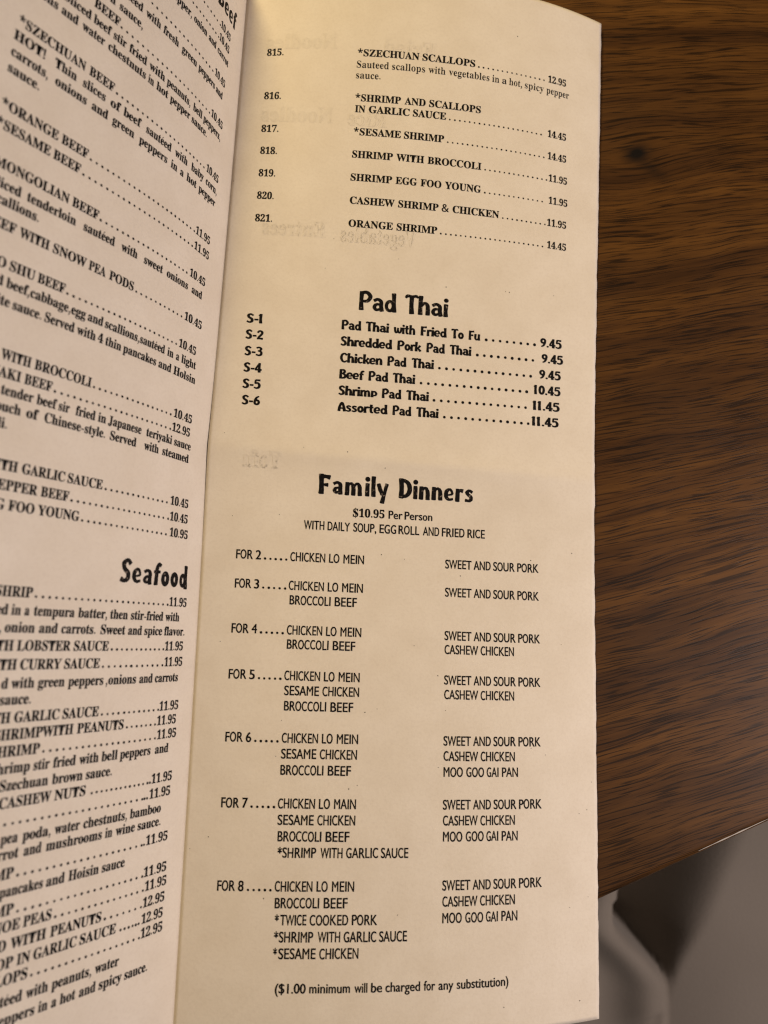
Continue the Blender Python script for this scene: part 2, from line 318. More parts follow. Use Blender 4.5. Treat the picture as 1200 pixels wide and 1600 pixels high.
# ------------------------------------------------------------------ lettering
GS = {'A': '96|-2 0 -2 4 5 7 11 16 45 102 49 102 84 19 90 8 93 5 97 4 97 0 50 0 50 4 59 5 62 10 60 18 55 29 23 29 17 15 17 13 16 11 19 6 27 4 28 4 28 0|25 35 53 35 39 70',
'a': '76|56 -2 47 0 44 8 33 0 21 -2 14 -1 9 3 6 8 4 14 7 23 14 30 26 36 44 42 44 53 41 62 32 65 25 64 23 60 25 56 27 51 24 44 17 42 10 45 7 52 11 61 21 68 36 70 49 68 58 64 63 57 64 46 64 14 65 9 67 8 70 9 72 6 65 0|33 7 38 9 44 14 44 37 34 33 28 27 26 18 28 10',
'B': '97|4 0 4 4 10 5 14 7 16 18 16 81 15 91 11 95 3 96 3 100 48 100 70 97 83 90 87 77 84 66 76 59 63 54 79 49 89 41 92 29 89 17 81 8 69 2 52 0|40 55 41 55 51 56 58 60 61 66 63 76 62 85 59 91 55 94 47 95 41 93 40 86|49 5 57 7 62 11 65 18 66 28 65 39 61 46 54 49 43 51 40 51 40 14 42 7',
'b': '79|9 -3 9 85 8 94 2 96 2 100 30 100 30 61 39 68 49 70 56 69 62 66 68 61 72 54 75 36 74 26 71 17 66 9 59 3 51 -1 42 -2 32 0 23 6 12 -3|40 3 47 5 51 11 54 35 53 47 51 55 47 60 40 62 34 59 30 53 30 15 33 6',
'C': '103|56 -2 42 -1 30 4 20 12 12 23 7 36 6 50 7 64 12 77 20 88 30 96 43 101 57 102 68 101 81 97 85 96 90 97 92 102 96 102 96 68 92 68 86 80 78 89 69 95 58 97 43 92 35 76 32 50 35 25 45 10 61 5 70 6 79 10 87 16 94 23 98 19 87 7 73 0',
'c': '64|34 -2 26 -1 19 2 13 8 8 15 5 23 4 33 5 43 9 52 14 59 21 65 29 69 38 70 48 69 55 65 59 60 61 54 58 47 52 45 45 47 43 55 43 57 43 60 42 64 37 65 30 63 26 55 25 41 26 27 30 17 37 10 45 8 52 10 60 16 63 13 50 2',
'D': '109|4 0 4 4 14 6 16 16 16 82 16 89 13 94 3 96 3 100 49 100 72 97 89 87 99 71 103 50 101 32 94 18 84 8 69 2 50 0|49 5 61 8 70 16 75 30 77 50 74 75 65 90 49 95 42 93 40 85 40 16 42 7',
'd': '81|31 -2 23 -1 17 2 12 8 8 15 4 32 5 43 8 52 12 60 18 65 25 69 32 70 41 68 49 62 49 88 47 94 39 96 39 100 70 100 70 17 71 9 78 6 78 2 49 -2 49 9 41 0|38 6 44 9 49 17 49 53 45 59 38 62 32 60 29 55 26 34 28 13 32 8',
'E': '97|3 0 3 4 10 4 14 6 16 11 17 17 17 81 16 89 14 93 10 96 4 96 4 100 88 100 88 70 84 70 81 82 75 89 65 93 51 95 44 94 41 92 40 85 40 54 42 54 51 55 57 59 61 66 63 76 67 76 67 26 63 26 60 40 53 47 41 49 40 15 42 8 51 6 69 8 81 16 90 31 94 31 88 0',
'e': '66|34 -2 26 -1 19 2 13 8 8 15 5 24 4 35 5 44 8 53 13 60 19 65 26 69 35 70 46 68 55 62 60 51 62 38 62 36 26 36 28 21 34 12 44 9 52 12 59 19 63 16 50 2|26 42 44 42 44 47 42 61 40 64 35 65 28 60 26 45',
'F': '89|3 0 3 4 14 7 16 18 16 82 16 89 13 93 3 96 3 100 86 100 86 70 83 70 78 85 74 89 68 92 50 95 44 94 41 92 40 87 40 54 42 54 50 56 56 59 60 66 62 76 66 76 66 26 63 26 60 37 56 44 50 48 41 49 40 49 40 18 41 9 46 5 56 4 56 0',
'f': '47|3 0 3 4 9 5 11 8 12 16 12 61 4 61 4 68 12 68 12 78 13 88 19 96 27 100 38 102 46 101 53 98 57 93 58 88 55 81 49 78 43 80 41 86 42 92 43 94 43 95 42 97 40 97 36 97 34 94 32 86 32 68 45 68 45 61 32 61 32 14 35 6 44 4 44 0',
'G': '112|59 -2 44 -1 31 4 21 12 13 23 8 35 6 50 8 65 13 77 20 88 31 96 43 101 56 102 68 101 81 97 85 96 89 97 92 102 96 102 96 68 92 68 84 83 72 94 59 97 44 92 35 76 32 50 34 30 40 15 49 6 60 3 68 4 72 6 74 10 75 16 75 28 74 34 72 37 60 40 60 44 110 44 110 40 100 37 98 28 98 6 79 0',
'g': '72|32 -31 19 -30 10 -27 5 -22 3 -16 6 -10 15 -6 8 0 5 7 6 12 9 16 22 24 9 33 5 47 6 53 9 59 19 67 35 70 51 67 70 67 70 59 59 59 63 52 64 45 61 33 51 25 38 23 34 23 31 23 25 21 22 16 24 12 31 11 38 11 57 9 66 3 69 -8 67 -18 60 -25 48 -29|35 27 39 28 42 32 44 46 42 61 39 64 35 65 30 64 27 61 25 46 27 32 30 28|35 -26 48 -24 55 -21 58 -14 55 -9 45 -8 21 -8 17 -11 16 -16 17 -20 21 -23',
'H': '115|3 0 3 4 14 7 16 18 16 83 14 93 4 96 4 100 53 100 53 96 45 95 41 91 40 83 40 55 75 55 75 83 74 91 70 95 62 96 62 100 111 100 111 96 101 93 99 83 99 18 101 7 105 5 111 4 111 0 62 0 62 4 72 7 74 11 75 18 75 49 40 49 40 18 43 7 53 4 53 0',
'h': '84|4 0 4 4 10 6 12 12 12 88 10 94 4 97 4 100 32 100 32 59 42 67 53 70 64 67 70 59 73 46 73 12 74 6 80 4 80 0 44 0 44 4 45 4 50 6 52 12 52 48 50 57 48 59 45 60 38 58 32 52 32 12 34 6 40 4 40 0',
'I': '57|3 0 3 4 13 7 16 11 17 17 17 85 14 94 3 96 3 100 54 100 54 96 43 94 41 91 40 85 40 17 41 10 45 6 54 4 54 0',
'i': '44|22 79 14 83 11 91 14 99 22 102 30 99 33 91 30 83|4 0 4 4 10 6 12 12 12 55 10 63 4 64 5 68 33 68 33 12 34 6 40 4 40 0',
'J': '73|24 -14 11 -12 3 -5 -1 5 2 13 10 16 17 14 20 6 19 0 17 -4 18 -8 23 -9 28 -8 30 -5 32 5 32 81 31 90 27 94 17 96 17 100 69 100 69 96 61 95 57 90 56 81 56 19 52 1 42 -11',
'j': '46|23 80 15 83 12 91 15 99 23 102 31 99 35 91 31 83|8 -31 -2 -29 -10 -23 -12 -15 -10 -9 -3 -6 3 -9 6 -14 4 -19 2 -23 3 -25 7 -26 11 -25 13 -22 14 -12 14 55 12 62 5 65 5 68 35 68 35 -5 33 -16 28 -24 19 -29',
'K': '112|4 0 4 4 14 7 17 18 17 83 14 93 4 96 4 100 53 100 53 96 45 95 41 91 40 83 40 51 71 82 75 87 77 92 73 95 64 96 64 100 107 100 107 96 105 96 91 92 76 79 59 63 102 10 107 5 114 4 114 0 62 0 62 4 67 4 71 5 73 8 69 14 44 47 40 44 40 18 43 7 53 4 53 0',
'k': '79|4 0 4 4 10 6 12 12 12 87 10 94 4 96 5 100 32 100 32 37 50 54 54 61 52 64 46 64 45 68 76 68 76 64 68 62 60 57 49 46 76 8 83 4 83 0 46 0 46 4 48 4 51 4 53 7 51 11 36 32 32 29 32 12 34 6 40 4 40 0',
'L': '94|3 0 3 4 14 7 16 18 16 83 14 93 4 96 4 100 55 100 55 96 46 95 41 91 40 83 40 18 41 10 44 7 51 6 69 9 76 12 81 17 90 34 94 34 88 0',
'l': '44|4 0 4 4 10 6 12 12 12 87 10 94 4 96 4 100 33 100 33 12 34 6 40 4 40 0',
'M': '139|3 0 3 4 13 7 16 11 17 17 17 84 15 91 12 95 3 96 3 100 41 100 70 31 99 100 136 100 136 96 126 93 123 83 123 19 124 9 128 5 135 4 135 0 87 0 87 4 95 5 99 10 100 18 100 88 63 0 59 0 23 85 23 18 24 11 26 6 37 4 37 0',
'm': '122|4 0 4 4 10 6 12 12 12 56 10 62 4 65 4 68 32 68 32 58 41 67 52 70 64 67 70 57 80 67 92 70 102 67 109 59 111 46 111 12 112 6 118 4 118 0 83 0 83 4 88 6 90 12 90 48 89 57 87 59 83 60 77 58 71 52 71 12 73 6 78 4 78 0 44 0 44 4 49 6 51 12 51 48 50 57 47 59 44 60 37 58 32 52 32 12 33 6 39 4 39 0',
'N': '108|88 -2 23 77 23 17 26 7 37 4 37 0 4 0 4 4 12 5 16 9 17 17 17 85 8 95 4 96 4 100 34 100 86 37 86 83 85 91 81 95 73 96 73 100 105 100 105 96 95 93 93 83 93 -2',
'n': '84|4 0 4 4 10 6 12 12 12 56 10 62 4 65 4 68 32 68 32 59 42 67 53 70 64 67 70 59 73 46 73 12 74 6 80 4 80 0 44 0 44 4 45 4 50 6 52 12 52 48 50 57 48 59 45 60 38 58 32 52 32 12 34 6 40 4 40 0',
'O': '115|57 -2 47 -1 37 2 21 13 15 20 10 29 7 39 6 50 7 61 10 71 15 79 21 87 28 94 37 98 47 101 58 102 69 101 78 98 95 88 106 71 108 61 109 50 108 39 106 29 101 20 95 13 78 2 68 -1|58 3 72 8 81 24 83 50 82 70 76 85 68 94 57 97 43 92 35 76 32 50 34 30 39 15 47 6',
'o': '74|37 -2 28 -1 20 3 13 8 8 15 5 24 4 34 5 44 8 52 13 60 20 65 28 69 37 70 46 69 54 65 60 60 65 53 69 44 70 34 69 24 65 15 60 8 54 2 46 -1|37 3 42 4 46 9 48 18 48 34 48 50 46 59 42 64 37 66 32 64 28 59 26 34 26 18 28 9 32 4',
'P': '92|3 0 3 4 14 7 16 18 16 83 14 93 4 96 4 100 47 100 63 99 74 97 80 93 86 87 89 81 90 73 87 62 81 53 69 47 53 45 40 45 40 18 43 7 53 4 53 0|40 50 44 50 54 52 60 55 63 62 64 72 63 82 60 89 55 93 47 95 42 93 40 87',
'p': '82|4 -31 4 -27 9 -26 11 -22 12 -14 12 53 10 62 4 65 4 68 31 68 31 58 40 67 51 70 58 69 64 65 70 60 74 53 77 35 73 16 69 8 64 3 57 -1 50 -2 40 0 32 7 32 -13 33 -22 37 -26 43 -27 43 -31|43 6 49 8 53 13 55 34 53 54 49 59 44 61 37 59 32 52 32 15 37 8',
'Q': '115|83 -25 65 -23 51 -14 41 0 31 5 22 11 15 19 10 28 7 39 6 50 7 61 10 71 15 79 21 87 28 94 37 98 47 101 58 102 69 101 78 98 95 88 106 71 108 61 109 50 107 33 100 19 88 7 73 0 83 -13 98 -18 108 -16 109 -20 96 -24|58 3 72 8 81 24 83 50 82 70 76 85 68 94 57 97 43 92 35 76 32 50 34 30 39 15 47 6',
'q': '80|38 -31 38 -27 47 -25 49 -18 49 6 41 0 31 -2 24 -1 17 2 12 7 8 14 4 32 5 42 9 51 14 59 20 65 28 69 37 70 47 68 56 62 68 70 70 70 70 -18 72 -25 78 -27 78 -31|39 6 46 9 49 15 49 53 47 62 39 65 33 63 29 57 26 48 26 34 26 22 29 13 33 8',
'R': '104|3 0 3 4 14 7 16 18 16 83 14 93 4 96 4 100 48 100 67 98 81 94 89 85 92 73 89 63 82 55 69 49 95 11 99 6 105 4 105 0 74 0 44 47 40 47 40 18 43 7 53 4 53 0|40 51 45 51 55 53 61 57 65 64 67 74 65 85 59 92 49 95 42 93 40 85',
'r': '63|4 0 4 4 10 6 12 12 12 55 10 63 4 64 5 68 32 68 32 55 41 66 51 70 57 69 60 67 64 58 61 51 54 49 49 51 45 55 41 57 36 53 33 42 33 12 35 6 43 4 43 0',
'S': '86|9 -2 9 35 14 35 18 21 24 11 33 5 43 3 51 4 56 8 60 13 61 20 58 28 49 35 36 42 25 48 17 55 12 63 11 73 12 81 15 88 19 94 25 99 32 101 41 102 50 101 62 98 64 98 66 98 69 99 70 102 74 102 74 70 71 70 64 85 54 94 43 98 36 97 31 94 27 89 26 83 27 78 30 74 41 67 56 60 70 51 77 41 79 29 78 20 74 13 69 6 62 2 53 -1 42 -2 35 -2 28 0 22 2 19 3 15 2 13 -2',
's': '63|33 -2 19 1 16 2 13 1 11 -2 8 -2 8 23 12 23 15 15 19 9 25 5 31 3 39 6 42 13 40 18 34 23 23 28 12 37 9 42 8 48 10 57 14 64 21 69 31 70 36 69 44 68 45 67 47 67 51 70 54 70 54 49 50 49 43 61 38 64 33 65 26 63 23 57 25 51 32 46 42 42 53 33 56 28 56 21 55 11 50 4 43 -1',
'T': '93|20 0 20 4 27 5 31 7 33 11 34 18 34 95 33 95 22 93 14 89 9 81 6 70 2 70 2 100 90 100 90 70 86 70 82 84 73 92 59 95 58 95 58 18 59 11 61 7 65 5 72 4 72 0',
't': '50|27 -2 20 -1 14 2 12 8 11 16 11 61 4 61 4 66 19 81 28 93 32 93 32 68 46 68 46 61 32 61 32 18 33 11 37 9 42 11 45 16 49 14 40 2',
'U': '108|54 -3 37 -1 25 6 18 18 16 34 16 83 13 93 3 96 3 100 53 100 53 96 44 95 41 91 40 83 40 31 41 19 45 11 51 6 60 5 75 8 83 18 86 35 86 83 83 93 72 96 72 100 104 100 104 96 95 93 93 83 93 40 90 20 83 7 71 0',
'u': '82|29 -2 20 -1 14 4 11 11 10 21 10 54 9 62 3 65 3 68 31 68 31 16 33 10 39 8 45 9 50 14 50 54 49 62 42 65 42 68 71 68 71 15 73 9 79 6 79 3 66 2 50 -2 50 9 41 1',
'V': '94|47 -3 10 84 5 92 -3 96 -3 100 46 100 46 96 37 95 33 90 35 83 57 31 76 83 78 90 75 95 66 96 66 100 97 100 97 96 90 94 84 84 50 -3',
'v': '67|31 -2 8 54 5 62 -1 64 -1 68 36 68 36 65 34 65 30 64 28 61 29 59 41 27 52 55 53 60 51 63 45 65 45 68 67 68 67 65 61 61 57 53 35 -2',
'W': '134|37 -2 7 86 3 94 -3 96 -3 100 40 100 40 96 33 95 31 90 32 82 49 34 66 77 63 88 59 94 50 96 50 100 96 100 96 96 89 95 86 90 88 85 104 36 119 81 121 89 118 95 110 96 110 100 137 100 137 96 131 92 126 83 98 -2 94 -2 69 68 42 -2',
'w': '95|27 -2 4 58 1 62 -2 64 -2 68 30 68 30 64 26 63 25 61 25 58 26 55 37 28 46 52 44 58 42 63 37 65 37 68 71 68 71 64 66 63 65 61 65 59 65 58 74 31 84 56 85 60 83 63 78 65 78 68 98 68 98 65 93 62 90 57 67 -2 63 -2 49 43 31 -2',
'X': '103|3 0 3 4 12 7 20 15 42 46 17 85 10 93 4 96 3 100 54 100 54 96 50 96 44 95 42 91 44 85 58 64 71 82 74 91 72 95 64 96 64 100 101 100 101 96 88 93 78 82 62 58 91 13 96 6 101 4 102 0 52 0 52 4 53 4 61 5 64 9 60 17 46 40 30 18 27 10 30 5 38 4 38 0',
'x': '70|1 0 1 3 7 6 14 12 27 30 9 58 5 63 1 64 1 68 37 68 37 65 32 64 31 62 33 57 40 45 49 56 51 61 50 64 44 65 44 68 68 68 68 65 62 62 56 56 44 40 64 8 67 5 70 3 70 0 34 0 34 4 39 4 41 7 38 13 30 25 21 13 19 8 20 4 25 3 26 0',
'Y': '94|22 0 22 4 33 7 35 18 35 39 10 85 3 94 0 96 -3 96 -3 100 45 100 45 96 43 96 37 95 34 91 36 86 55 50 73 80 77 90 74 95 65 96 65 100 96 100 96 96 90 93 84 86 59 45 59 18 62 7 72 4 72 0',
'y': '66|12 -31 2 -27 -1 -23 -1 -18 1 -12 8 -9 14 -11 16 -17 16 -18 16 -19 19 -22 25 -16 28 -10 31 -1 8 55 5 60 3 63 -1 64 -1 68 36 68 36 64 30 64 28 60 28 59 29 56 41 26 51 53 52 57 52 60 50 64 45 64 45 68 66 68 66 64 61 62 57 53 36 -5 28 -21 21 -29',
'Z': '97|4 0 4 2 61 94 47 94 31 92 21 85 13 69 10 69 13 100 89 100 89 97 34 6 53 6 66 8 77 13 84 23 89 36 93 36 89 0',
'z': '64|3 0 3 3 37 63 28 63 21 62 16 60 12 55 10 47 6 47 7 68 60 68 60 64 28 5 33 5 42 6 49 10 53 15 57 24 61 24 59 0',
'0': '82|41 -1 29 0 20 5 13 13 8 24 5 53 6 68 8 81 13 92 20 100 29 105 41 107 53 105 62 100 69 92 74 81 77 68 77 53 77 37 74 24 69 13 62 5 53 0|41 8 48 11 52 20 55 53 52 86 48 94 41 97 35 94 31 86 28 53 31 20 35 11',
'1': '82|14 0 14 8 26 8 32 10 34 17 34 91 24 80 15 76 9 79 6 87 16 90 29 98 39 106 56 106 56 17 57 10 63 8 75 8 75 0',
'2': '82|5 0 5 15 27 37 41 54 48 67 50 82 49 89 47 94 43 97 38 98 32 96 28 91 25 83 25 72 17 73 11 76 7 80 6 87 9 97 20 104 38 107 53 105 63 100 70 92 72 82 70 72 64 62 52 48 34 30 19 16 54 16 61 19 66 26 67 31 76 31 75 0',
'3': '82|36 -1 18 1 7 8 4 16 5 21 8 25 17 28 18 19 22 14 27 10 35 9 44 11 50 17 53 31 51 38 47 44 40 48 30 50 21 50 21 59 31 59 39 60 45 65 48 72 49 81 46 93 42 97 37 98 33 97 29 94 25 86 24 75 16 76 10 78 7 82 5 88 7 95 14 101 24 105 38 107 52 105 63 101 70 93 72 83 70 74 65 66 58 60 49 56 61 52 72 44 75 38 76 30 72 15 63 5 51 0',
'4': '82|27 0 27 8 31 8 39 10 42 13 43 18 43 27 2 27 2 36 44 105 64 105 64 37 80 37 80 27 64 27 64 18 65 13 68 10 76 8 78 8 78 0|12 37 43 37 43 63 43 77 44 91 42 87 38 80 35 74 32 70',
'5': '82|36 -1 18 1 9 8 6 16 7 21 9 24 18 27 19 18 24 12 34 9 43 11 50 18 52 32 51 42 47 49 41 53 32 54 23 53 16 52 9 54 14 105 69 105 70 78 62 78 60 83 59 88 54 89 23 89 21 62 28 63 37 64 52 62 64 56 72 46 75 32 74 24 71 16 62 6 50 0',
'6': '82|43 -1 33 0 24 4 17 11 11 20 8 33 7 49 9 71 17 90 23 97 30 102 39 106 49 107 64 104 72 99 75 91 74 86 71 83 65 80 57 79 56 88 53 95 47 98 40 96 33 88 29 76 27 59 35 63 48 65 60 63 69 57 75 47 77 34 75 20 69 8 58 1|44 8 49 10 53 14 55 22 56 33 55 43 52 50 48 54 42 56 34 53 27 49 29 30 32 18 37 11',
'7': '82|24 0 64 89 25 89 19 87 16 82 15 74 6 74 7 105 78 105 78 98 37 0',
'8': '82|40 -1 29 -1 20 2 13 7 8 13 5 19 4 27 6 36 10 42 26 53 13 65 9 72 8 80 11 93 15 99 22 103 31 106 42 107 56 105 66 99 71 91 73 81 72 73 68 67 54 57 65 51 72 44 77 36 78 28 76 16 68 6 56 0|45 62 52 70 55 81 53 89 49 96 41 98 36 97 32 94 29 82 30 75 33 70|41 7 48 8 53 12 56 18 58 25 56 32 52 37 36 47 28 39 24 26 25 18 29 12 34 8',
'9': '82|33 -1 19 1 12 7 9 15 11 21 17 24 23 12 28 9 34 8 45 13 52 27 55 51 47 43 34 41 23 43 13 48 7 58 5 71 6 81 9 90 14 97 21 102 29 106 39 107 49 105 58 102 65 95 71 86 75 73 76 57 73 34 66 16 60 9 53 3 44 0|40 51 49 54 55 61 54 77 51 88 46 95 40 97 34 95 30 91 27 83 27 72 28 60 33 53',
'*': '81|29 46 16 53 33 76 6 78 8 92 36 84 33 112 47 112 45 84 73 92 75 78 48 76 65 53 53 46 40 72',
'&': '108|41 -1 27 0 17 6 10 15 8 27 9 38 14 46 31 58 22 70 19 76 18 84 20 94 25 101 34 105 45 107 55 105 63 101 69 94 70 84 69 76 64 68 49 57 78 29 84 40 88 53 101 53 95 35 86 21 108 0 90 0 77 12 62 2 52 -1|41 64 54 74 57 79 58 84 57 89 54 93 50 95 44 96 34 93 31 89 30 84 33 74|41 10 58 13 69 21 38 50 26 41 23 35 21 28 23 21 27 15 33 11',
'!': '40|16 30 12 105 28 105 24 30|20 -2 13 0 11 8 13 16 20 18 26 16 29 8 26 0'}
